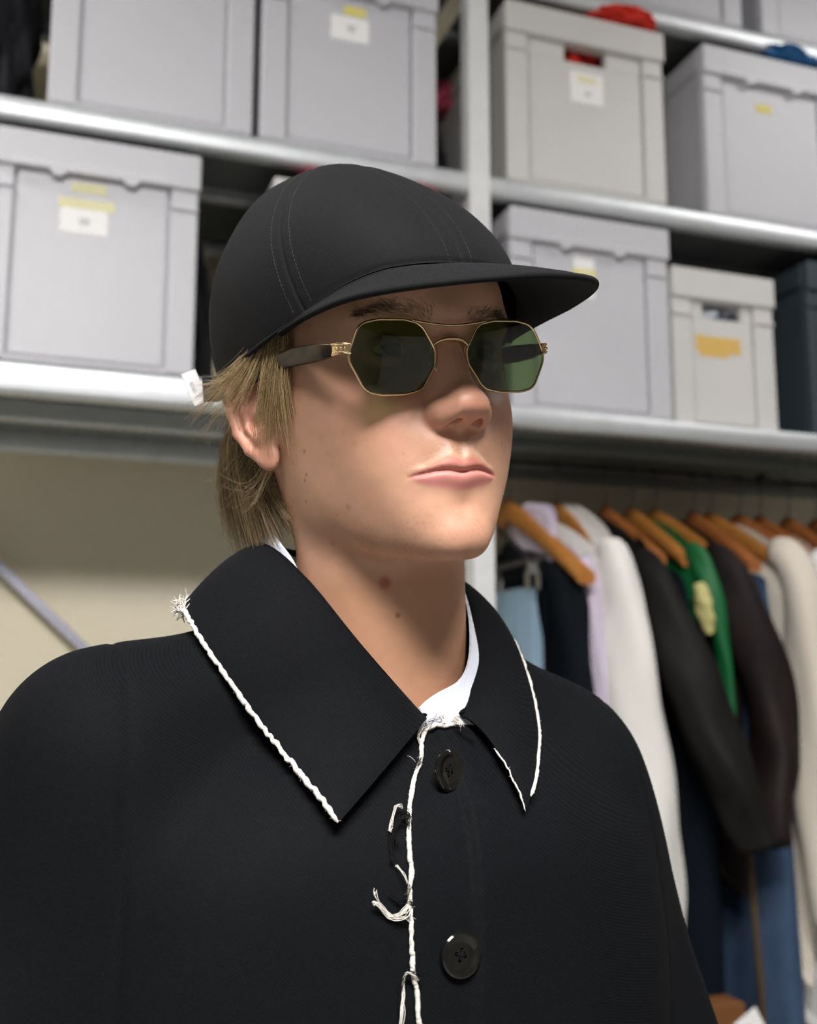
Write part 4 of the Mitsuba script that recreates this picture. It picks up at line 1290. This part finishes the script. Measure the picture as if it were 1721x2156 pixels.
def crown(b, s):
    """point of the crown at azimuth b and rise s (0 rim, 1 apex)"""
    x, y = plan(b + np.radians(9.0) * np.sin(np.pi * s) * np.sin(b))
    z0 = rim_z(b) + 0.045 * x
    c = 0.5 - 0.5 * np.cos(b)
    n, m = 1.40 + 1.60 * c, 1.76 + 0.45 * c
    tau = s * np.pi / 2
    h = np.sin(tau) ** (2 / n)
    rho = np.cos(tau) ** (2 / m)
    rho = rho * (1 + 0.035 * np.sin(np.pi * np.clip(h * 1.4, 0, 1)))
    k = ((b / (np.pi / 3)) % 1.0)
    dd = np.minimum(k, 1 - k) * (np.pi / 3) * 90 * np.maximum(rho, 0.02)
    puff = 0.9 * np.sin(np.pi * k) * np.sin(np.pi * np.clip(s * 1.05, 0, 1)) - 0.7 * np.exp(-(dd / 1.0) ** 2) * np.clip(rho * 4, 0, 1) - 0.0
    band = -0.5 * np.exp(-((h * (ZT - z0) - 1) / 1.0) ** 2)
    ox, oy = -14.0 * h, 10.0 * h
    r = 1 + (puff + band) / 90
    Pz = z0 + (ZT - z0) * h * (1 + puff / 400)
    # soft unevenness of the cloth
    Q = np.stack([x * rho * r + ox, YC + (y - YC) * rho * r + oy, Pz], -1)
    n_ = meshkit.noise(Q * 0.022, 21)[..., None] - 0.5
    return Q + n_ * 4.5 * np.clip(h, 0, 1)[..., None] * np.stack([np.sin(b), -np.cos(b), 0.5 * np.ones_like(b)], -1)


cap = thing('cap', 'black twill baseball cap with a large flat brim worn by the man', 'cap')
ns = 60
for k in range(6):
    b0 = k * np.pi / 3
    tt = np.linspace(0, 1, 46)
    tt = tt - 0.10 * np.sin(2 * np.pi * tt)
    bb, ss = np.meshgrid(b0 + tt * np.pi / 3, np.linspace(0.0, 0.985, ns), indexing='ij')
    G = crown(bb, ss)
    m = sheet(G)
    nn = np.array(m.vertex_normals).reshape(G.shape)
    if np.sum(nn[20, 10] * (G[20, 10] - np.array([0, 0, 20]))) < 0:
        G = G[::-1]
    add(cap + '__crown_panel', cp(sheet(G, 1.5)), 'mat_cap', 50)
# stitching beside the seams
st = []
for k in range(6):
    for off in (-6.5, 6.5):
        s = np.linspace(0.02, 0.93, 400)
        b = np.full(400, k * np.pi / 3)
        for _ in range(1):
            rho = np.maximum(np.cos(s * np.pi / 2), 0.05)
            b = k * np.pi / 3 + off / (92 * rho + 4)
        Q = crown(b, s)
        nr = Q - np.array([0, 0, 30.0])
        nr /= np.linalg.norm(nr, axis=1, keepdims=True)
        Q = Q + nr * 0.05
        L = np.concatenate([[0], np.cumsum(np.linalg.norm(np.diff(Q, axis=0), axis=1))])
        for a in np.arange(0, L[-1] - 2.4, 3.0):
            x = np.array([a, a + 1.0, a + 2.1])
            st.append(tube(np.stack([np.interp(x, L, Q[:, j]) for j in range(3)], 1), 0.22, 4))

# brim: ruled between the seam on the crown and the outer edge
NB_, NV_ = 121, 22
aa = np.linspace(-np.pi / 2, np.pi / 2, NB_)
bs = np.radians(72) * np.sin(aa) * 0.55 + np.radians(72) * (aa / (np.pi / 2)) * 0.45
xi, yi = plan(bs)
inner = np.stack([xi, yi, rim_z(bs) + 0.045 * xi], -1)
W_, L_, YS = 86.5, 115.0, -50.0
e = 2 / 2.25
xo, yo = W_ * np.sign(np.sin(aa)) * np.abs(np.sin(aa)) ** e, YS - L_ * np.abs(np.cos(aa)) ** e
yw = math.radians(5.0)
xo, yo = xo * math.cos(yw) - (yo + 20) * math.sin(yw), xo * math.sin(yw) + (yo + 20) * math.cos(yw) - 20
zo = 4.0 + np.interp(np.abs(np.degrees(aa)), [0, 20, 45, 65, 90], [17.0, 17.3, 20.0, 22.5, 23.0]) + 0.056 * xo + 3.5 * np.sin(2 * aa)
from scipy.ndimage import gaussian_filter1d
zo = gaussian_filter1d(zo, 4, mode='nearest')
outer = np.stack([xo, yo, zo], -1)
wq = sstep(math.radians(68), math.radians(90), np.abs(aa))[:, None]
outer = outer * (1 - wq) + (inner + np.array([0, 0, -1.0]) + np.array([1.2, 0, 0]) * np.sign(aa)[:, None]) * wq
# the brim's corners run into the crown's rim
G = np.zeros((NB_, NV_, 3))
for j, v in enumerate(np.linspace(0, 1, NV_)):
    G[:, j] = inner * (1 - v) + outer * v
    G[:, j, 2] += 5.0 * v * (1 - v) * 2 * np.cos(aa) ** 1.0 - 1.0 * (1 - v)
G[:, 0] = inner + (np.array([0, 10.0, 0]) - 0) * 0.25 * np.cos(aa)[:, None]
m = sheet(G)
if np.array(m.vertex_normals).reshape(G.shape)[60, 10, 2] < 0:
    G = G[::-1]
brim = sheet(G, 3.4)
add(cap + '__brim', cp(brim), 'mat_cap', 50, label='wide brim')
mid = outer - np.array([0, 0, 1.7])
add(cap + '__brim_edge', cp(tube(mid, np.interp(np.abs(np.degrees(aa)), [0, 70, 90], [2.0, 2.0, 0.7]), 12)), 'mat_cap', True)
Q = G[:, int(NV_ * 0.84)] + [0, 0, 0.05]
if True:
    L = np.concatenate([[0], np.cumsum(np.linalg.norm(np.diff(Q, axis=0), axis=1))])
    for a in np.arange(4, L[-1] - 4, 3.0):
        x = np.array([a, a + 1.0, a + 2.1])
        st.append(tube(np.stack([np.interp(x, L, Q[:, j]) for j in range(3)], 1), 0.22, 4))
rb = np.linspace(math.radians(64), 2 * math.pi - math.radians(64), 120)
Rq = crown(rb, np.zeros_like(rb))
add(cap + '__rim_binding', cp(tube(Rq + np.array([0, 0, -0.3]), np.interp(np.minimum(np.arange(120), 119 - np.arange(120)), [0, 10], [0.4, 1.7]), 10)), 'mat_cap', True)
add(cap + '__stitching', cp(cat_(st)), 'mat_cap_thread', kind='stuff')
# adjusting strap at the back with its white woven label at the end
UNC = CAPR.T
tagc = UNC @ np.array([-92.0, 93.0, 15.5])
sp = np.array([UNC @ np.array(q) for q in ((-84, 40, 14), (-83, 70, 11), (-84, 80, 12.5), (-88.0, 89, 14.5))])
sp = CubicSpline(np.linspace(0, 1, 4), sp)(np.linspace(0, 1, 24))
wd = np.linspace(8.0, 9.5, 24)
tiltv = UNC @ np.array([0.0, 0.0, 1.0])
S_ = np.stack([sp - tiltv * wd[:, None], sp + tiltv * wd[:, None]], 1)
add(cap + '__strap', cp(sheet(S_, 1.2)), 'mat_strap', 40, label='black adjusting strap')
ang = np.linspace(np.pi * 0.62, np.pi * 1.38, 40)
px_, py_ = plan(ang)
S_ = np.stack([np.stack([px_ * 0.985, YC + (py_ - YC) * 0.985, np.full(40, h)], -1) for h in (2.0, 19.0)], 1)
add(cap + '__strap', cp(sheet(S_, 1.2)), 'mat_strap', 40)
lb = cbox((-5.2, -0.5, -12.0), (5.2, 0.5, 12.0), 0.3)
txt = meshkit.text_mesh('NUAAD', 2.5, 0.12)
txt.apply_translation(-np.array([txt.bounds.mean(0)[0], txt.bounds.mean(0)[1], 0]))
txt.apply_scale([7.6 / txt.extents[0], 1.0, 1.0])
# reading downwards
txt.apply_transform(np.array([[0, 1, 0, -1.0], [0, 0, -1, -0.5], [-1, 0, 0, 0.5], [0, 0, 0, 1.0]]))
face = Rotation.from_euler('ZY', [-27.0, 15.0], degrees=True).as_matrix()
for m_, nm, mm in ((lb, 'label', 'mat_label'), (txt, 'label_lettering', 'mat_ink')):
    M = np.eye(4)
    M[:3, :3] = UNC @ Rotation.from_euler('ZYX', [-24.0, -19.0, 0], degrees=True).as_matrix()
    M[:3, 3] = UNC @ np.array([-92.5, 91.5, 15.4])
    m_.apply_transform(M)
    add(cap + ('__label' if nm == 'label' else '__label__lettering'), cp(m_), mm, label='small white woven label' if nm == 'label' else None)
# ------------------------------------------------------------------ sunglasses
mat('mat_gold', (0.83, 0.60, 0.34), 0.22, metal=1.0)
mat('mat_horn', proc(lambda p, n, uv: mix((0.004, 0.003, 0.002), (0.026, 0.014, 0.006), smoothstep(0.35, 0.75, fbm(p.x * 60, p.y * 60, p.z * 160)))), 0.28, spec=0.3)
scene['mat_lens'] = {'type': 'thindielectric', 'int_ior': 1.5, 'specular_transmittance': rgb((0.15, 0.235, 0.095))}
scene['mat_pad'] = {'type': 'principled', 'base_color': rgb((0.8, 0.75, 0.68)), 'roughness': 0.15, 'spec_trans': 0.6}
GR = Rotation.from_euler('ZYX', [0.5, -3.0, 8.0], degrees=True).as_matrix()
GC = np.array([-1.2, -98.5, -7.6])


def gl(mesh):
    mesh = mesh.copy()
    M = np.eye(4)
    M[:3, :3], M[:3, 3] = GR, GC
    mesh.apply_transform(M)
    return hd(mesh)


glasses = thing('sunglasses', 'gold wire sunglasses with dark green six sided lenses worn by the man', 'sunglasses')
from shapely.geometry import Polygon, Point
OUT = [(27.5, 0), (19.5, 18.0), (8, 20.2), (-8, 20.2), (-18.5, 18.0), (-27.0, 3.5), (-26.0, -4.0), (-17.0, -18.0), (-6, -20.3), (8, -20.4), (18, -18.6)]  # u towards the temple, v up
poly = Polygon(OUT).buffer(4.0).buffer(-14.0).buffer(10.2, quad_segs=16)
ring = np.array(poly.exterior.coords)[:-1]
Lr = np.concatenate([[0], np.cumsum(np.linalg.norm(np.diff(np.vstack([ring, ring[:1]]), axis=0), axis=1))])
tq = np.linspace(0, Lr[-1], 161)[:-1]
ring = np.stack([np.interp(tq, Lr, np.append(ring[:, k], ring[0, k])) for k in range(2)], 1)
HS = 37.2


def lens_point(u, v, sg):
    """(u, v) of a lens -> glasses frame; sg -1 his right, 1 his left"""
    x = sg * (HS + u)
    y = (u * u + v * v) / (2 * 118.0) + 0.01 * (u + 20)
    return np.stack([x, y, v + 0 * u], -1)


for sg in (-1, 1):
    R3 = lens_point(ring[:, 0], ring[:, 1], sg)
    rim = tube(np.vstack([R3, R3[:2]]), 0.72, 10)
    add(glasses + '__rim', gl(rim), 'mat_gold', 60)
    # lens: rings shrinking to the centre
    rows = [lens_point(ring[:, 0] * s, ring[:, 1] * s, sg) for s in np.linspace(0.995, 0.02, 16)]
    Gd = np.stack(rows, 0)
    v = Gd.reshape(-1, 3)
    f = grid_faces(16, 160, wrap=True)
    v = np.vstack([v, lens_point(np.zeros(1), np.zeros(1), sg)])
    i = np.arange(160)
    f = np.vstack([f, np.stack([15 * 160 + i, 15 * 160 + (i + 1) % 160, np.full(160, len(v) - 1)], 1)])
    lm = trimesh.Trimesh(v, f, process=False)
    if lm.face_normals[:, 1].mean() > 0:
        lm.invert()
    add(glasses + '__lens', gl(lm), 'mat_lens', True, label='dark green lens')
    # end piece: engraved gold block from the rim round to the temple
    p0 = lens_point(np.array(25.6), np.array(4.5), sg)
    end = [p0 + [0, 0, 0], p0 + [sg * 3.0, 1.0, 0.4], p0 + [sg * 4.6, 4.0, 0.6], p0 + [sg * 5.0, 12.5, 0.8]]
    en = CubicSpline(np.linspace(0, 1, 4), np.array(end))(np.linspace(0, 1, 14))
    up = np.array([0, 0, 1.0])
    ms = []
    tg = np.gradient(en, axis=0)
    nrm = np.cross(tg, up)
    nrm /= np.linalg.norm(nrm, axis=1, keepdims=True)
    hgt = np.interp(np.linspace(0, 1, 14), [0, 0.3, 1], [3.0, 3.0, 3.4])
    blk = np.stack([en + nrm * 0.9 - up * hgt[:, None], en + nrm * 0.9 + up * hgt[:, None], en - nrm * 0.9 + up * hgt[:, None], en - nrm * 0.9 - up * hgt[:, None]], 1)
    bm = trimesh.Trimesh(blk.reshape(-1, 3), np.vstack([grid_faces(14, 4, wrap=True), [[0, 1, 2], [0, 2, 3], [53, 54, 52], [54, 55, 52]]]), process=False)
    orient(bm)
    ms.append(bm)
    o = nrm * sg * (1 if np.sum(nrm[8] * [sg, 0, 0]) * sg > 0 else -1)
    for dz in (-2.6, 2.6):
        ms.append(tube(en + o * 1.0 + up * dz, 0.42, 6))
        for q in np.linspace(2, 12, 11):
            c = np.array([np.interp(q, np.arange(14), (en + o * 1.15 + up * dz * 0.78)[:, k]) for k in range(3)])
            ms.append(trimesh.creation.icosphere(1, 0.42).apply_translation(c))
    for q in (4.0, 6.5, 9.5):
        c = np.array([np.interp(q, np.arange(14), (en + o * 1.0)[:, k]) for k in range(3)])
        ms.append(trimesh.creation.icosphere(2, 0.9).apply_translation(c))
    add(glasses + '__end_piece', gl(cat_(ms)), 'mat_gold', 30, label='engraved gold end piece')
    # temple arm of dark horn
    a0 = end[-1]
    arm = np.array([a0 + [0, -1.5, 0], a0 + [sg * 1.5, 6, 0.0], a0 + [sg * 3.0, 22, 0.5], a0 + [sg * 5.5, 55, 0.8], a0 + [sg * 8.0, 92, -3.0], a0 + [sg * 7.0, 112, -9.0], a0 + [sg * 4.0, 128, -24.0]])
    cs = CubicSpline(np.linspace(0, 1, 7) ** 1.2, arm)(np.linspace(0, 1, 50))
    hh = np.interp(np.linspace(0, 1, 50), [0, 0.03, 0.12, 0.3, 0.6, 1.0], [3.0, 3.6, 4.4, 5.4, 5.4, 3.2])
    ww = np.interp(np.linspace(0, 1, 50), [0, 0.03, 0.12, 1.0], [1.4, 1.8, 2.2, 1.8])
    an = np.arange(16) * 2 * np.pi / 16
    sx = np.sign(np.cos(an)) * np.abs(np.cos(an)) ** 0.55
    sz = np.sign(np.sin(an)) * np.abs(np.sin(an)) ** 0.55
    A3 = cs[:, None] + np.stack([ww[:, None] * sx[None], np.zeros((50, 16)), hh[:, None] * sz[None]], -1)
    vv = np.vstack([A3.reshape(-1, 3), cs[:1], cs[-1:]])
    i = np.arange(16)
    j = (i + 1) % 16
    am = trimesh.Trimesh(vv, np.vstack([grid_faces(50, 16, wrap=True), np.stack([j, i, np.full(16, 800)], 1), np.stack([49 * 16 + i, 49 * 16 + j, np.full(16, 801)], 1)]), process=False)
    orient(am)
    add(glasses + '__temple_arm', gl(am), 'mat_horn', 50, label='dark horn temple arm')
    # nose pad with its wire
    pc = np.array([sg * 10.5, 6.0, -4.0])
    pad = trimesh.creation.icosphere(3, 1.0)
    pad.apply_scale([1.3, 3.4, 6.0])
    pad.apply_transform(trimesh.transformations.rotation_matrix(sg * 0.45, [0, 1, 0]))
    pad.apply_transform(trimesh.transformations.rotation_matrix(sg * 0.5, [0, 0, 1]))
    pad.apply_translation(pc)
    add(glasses + '__nose_pad', gl(pad), 'mat_pad', True)
    w0 = lens_point(np.array(-25.5), np.array(4.0), sg)
    add(glasses + '__pad_wire', gl(tube(CubicSpline([0, 1, 2, 3], np.array([w0, w0 + [-sg * 0.4, 3, 2.0], pc + [sg * 1.5, 1.0, 3.0], pc + [sg * 0.8, 0, 0]]))(np.linspace(0, 3, 16)), 0.5, 6)), 'mat_gold', 60)
# saddle bridge and the thin brow bar
bl = lens_point(np.array(-25.8), np.array(6.5), -1)
br = lens_point(np.array(-25.8), np.array(6.5), 1)
bridge = np.array([bl, bl + [2.5, -0.6, 1.8], (bl + br) / 2 + [-5, -1.6, 3.2], (bl + br) / 2 + [0, -1.8, 3.6], (bl + br) / 2 + [5, -1.6, 3.2], br + [-2.5, -0.6, 1.8], br])
add(glasses + '__bridge', gl(tube(CubicSpline(np.linspace(0, 1, 7), bridge)(np.linspace(0, 1, 40)), np.interp(np.linspace(0, 1, 40), [0, 0.2, 0.5, 0.8, 1], [0.8, 1.0, 1.35, 1.0, 0.8]), 10)), 'mat_gold', 60, label='gold saddle bridge')
tl = lens_point(np.array(-13.0), np.array(20.2), -1)
tr = lens_point(np.array(-13.0), np.array(20.2), 1)
bar_ = np.array([tl, tl + [12, -0.3, -1.8], (tl + tr) / 2 + [0, -0.6, -2.6], tr + [-12, -0.3, -1.8], tr])
add(glasses + '__brow_bar', gl(tube(CubicSpline(np.linspace(0, 1, 5), bar_)(np.linspace(0, 1, 40)), 0.75, 8)), 'mat_gold', 60, label='thin gold brow bar')
# ------------------------------------------------------------------ hair (head frame)
mat('mat_hair', {'type': 'mesh_attribute', 'name': 'vertex_color'}, 0.42, spec=0.5)


def strands(guides, n, seed, r=0.20, jit=2.0, tip=5.0, cols=((0.20, 0.145, 0.075), (0.42, 0.325, 0.185)), m=11, out=1.0):
    """n tapered strands blended between neighbouring guide curves; returns (vertices, faces, colours)"""
    g = np.random.default_rng(seed)
    G = np.array([CubicSpline(np.linspace(0, 1, len(q)), np.array(q, float))(np.linspace(0, 1, m)) for q in guides])
    V_, F_, C_ = [], [], []
    k = 3
    for i in range(n):
        a = g.random() * (len(G) - 1)
        j = min(int(a), len(G) - 2)
        t = a - j
        p = G[j] * (1 - t) + G[j + 1] * t
        u = np.linspace(0, 1, m)[:, None]
        clump = np.random.default_rng(seed * 1000 + int(a * 12)).normal(size=3) * tip * 1.1
        p = p + g.normal(size=3) * jit * np.array([0.5, 1, 1]) * (1 - 0.4 * u) + (clump + g.normal(size=3) * tip * 0.4) * u ** 1.8
        p = p + np.sin(u * 5 + g.random() * 6) * g.normal(size=3) * 0.5
        cut = 0.50 + 0.50 * g.random() ** 0.7
        uu_ = np.linspace(0, cut, m)
        p = np.stack([np.interp(uu_, u[:, 0], p[:, c]) for c in range(3)], 1)
        tb = tube(p, r * (0.7 + 0.6 * g.random()) * np.linspace(1, 0.28, m), k)
        V_.append(tb.vertices)
        F_.append(tb.faces)
        w = np.clip(0.5 + 0.34 * g.normal() + 0.25 * clump[0] / tip, 0, 1.15)
        c = np.array(cols[0]) * (1 - w) + np.array(cols[1]) * w
        C_.append(np.tile(c, (len(tb.vertices), 1)) * np.concatenate([np.repeat(np.linspace(0.85, 1.1, m), k), [1, 1]])[:, None])
    off = np.cumsum([0] + [len(v) for v in V_])
    return np.vstack(V_), np.vstack([f + o for f, o in zip(F_, off)]), np.vstack(C_)


def mirror(gs):
    return [[(-x, y, z) for x, y, z in q] for q in gs]


# lock in front of the ear, falling straight
SIDE_ = [[(-72, -32, 32), (-74, -31, 14), (-75, -29, -8), (-73, -25, -28), (-70, -20, -46)], [(-74, -25, 30), (-77, -23, 12), (-79, -19, -8), (-78, -13, -28), (-75, -7, -52)],
         [(-76, -17, 30), (-81, -14, 12), (-84, -8, -8), (-85, 0, -26), (-83, 9, -44)], [(-78, -10, 30), (-83, -7, 14), (-88, 1, -4), (-91, 12, -19), (-92, 24, -30)]]
# hair swept back across the ear
SWEEP = [[(-76, -16, 30), (-82, -11, 14), (-89, 2, -4), (-94, 18, -17), (-96, 36, -26)], [(-79, -6, 28), (-85, 0, 14), (-92, 13, 2), (-97, 30, -8), (-99, 48, -14)], [(-81, 4, 26), (-87, 10, 14), (-94, 24, 6), (-99, 42, 0), (-101, 60, -4)]]
# nape, falling behind the ear to the collar
NAPE = [[(-72, 20, 12), (-72, 32, -20), (-70, 33, -50), (-64, 28, -76), (-57, 18, -96)], [(-76, 40, 12), (-78, 46, -20), (-76, 47, -50), (-70, 44, -78), (-63, 38, -104)],
        [(-72, 60, 10), (-76, 70, -18), (-77, 76, -44), (-72, 74, -74), (-66, 66, -106)], [(-60, 80, 8), (-66, 93, -18), (-70, 103, -40), (-69, 102, -66), (-64, 96, -94)],
        [(-36, 96, 4), (-38, 106, -22), (-40, 110, -46), (-40, 106, -74), (-38, 98, -98)], [(0, 100, 4), (0, 110, -22), (0, 112, -46), (0, 106, -74), (0, 100, -98)]]
WISP = [[(-84, 24, 14), (-89, 44, 12), (-93, 62, 15), (-98, 80, 20)], [(-84, 30, 12), (-90, 50, 7), (-95, 68, 6), (-100, 84, 3)], [(-83, 38, 8), (-89, 56, 0), (-94, 70, -6), (-98, 84, -14)]]


def mirror(gs):
    return [[(-x, y, z) for x, y, z in q] for q in gs]


CURL = [[(-70, 14, -40), (-78, 22, -54), (-82, 36, -60), (-82, 54, -56), (-84, 66, -50)], [(-68, 8, -44), (-74, 14, -60), (-78, 26, -72), (-80, 40, -76), (-81, 52, -73)], [(-76, 40, -30), (-82, 56, -34), (-84, 72, -40), (-84, 88, -42), (-86, 98, -38)]]
parts_ = [strands(CURL, 46, 9, r=0.15, jit=2.5, tip=5, cols=((0.26, 0.185, 0.09), (0.54, 0.42, 0.24))), strands(NAPE[:5], 2200, 1, r=0.26, jit=3.2, tip=6, cols=((0.10, 0.066, 0.028), (0.30, 0.215, 0.105))), strands(SIDE_[:3], 420, 2, jit=1.8, tip=5.5, cols=((0.15, 0.098, 0.042), (0.40, 0.29, 0.145))), strands(SWEEP, 330, 3, r=0.15, jit=2.4, tip=8.0, cols=((0.20, 0.135, 0.06), (0.46, 0.345, 0.18))),
          strands(WISP, 60, 4, r=0.15, jit=2.5, tip=6.0, cols=((0.30, 0.22, 0.12), (0.52, 0.42, 0.26))), strands(NAPE[3:], 700, 5, r=0.26, jit=4, tip=7, cols=((0.13, 0.09, 0.045), (0.30, 0.22, 0.12))),
          strands(mirror(NAPE[:5]), 700, 6, r=0.38, jit=3.2, tip=6, cols=((0.13, 0.09, 0.045), (0.30, 0.22, 0.12))), strands(mirror(SIDE_), 350, 7, r=0.28), strands(mirror(SWEEP), 300, 8, r=0.22, tip=6)]
off = np.cumsum([0] + [len(p[0]) for p in parts_])
hv, hf, hc = np.vstack([p[0] for p in parts_]), np.vstack([p[1] + o for p, o in zip(parts_, off)]), np.vstack([p[2] for p in parts_])
add(person + '__hair', hd(trimesh.Trimesh(hv, hf, process=False)), 'mat_hair', True, color=hc, label='straight ash blond hair over the ear and nape')

# eyebrows
for sg in (-1, 1):
    g = np.random.default_rng(30 + sg)
    q = []
    for i in range(800):
        t = g.random()
        x = sg * (10 + 40 * t)
        z = 13.5 + 7.5 * math.sin(math.pi * min(1, t * 1.15) * 0.62) - 5 * max(0, t - 0.7) + g.normal() * (2.8 - 1.7 * t)
        q.append((x, -108 + 26 * t * t, z, t))
    q = np.array(q)
    p = q[:, :3].copy()
    for _ in range(14):
        p[:, 1] += head_sdf(p) * 0.8
    ms = []
    for a, t in zip(p, q[:, 3]):
        d = np.array([sg * (0.5 + 0.5 * t), 0.1 + 0.5 * t, 0.9 - 0.9 * t]) + g.normal(size=3) * 0.2
        d /= np.linalg.norm(d)
        l = 3.5 + 2.5 * g.random()
        ms.append(tube([a + [0, 0.3, 0], a + d * l * 0.5 + [0, -0.7, 0], a + d * l + [0, -0.3, 0]], [0.08, 0.07, 0.03], 3))
    m = cat_(ms)
    add(person + '__eyebrow', hd(m), 'mat_hair', True, color=np.tile((0.075, 0.045, 0.024), (len(m.vertices), 1)), label='dark blond eyebrow')
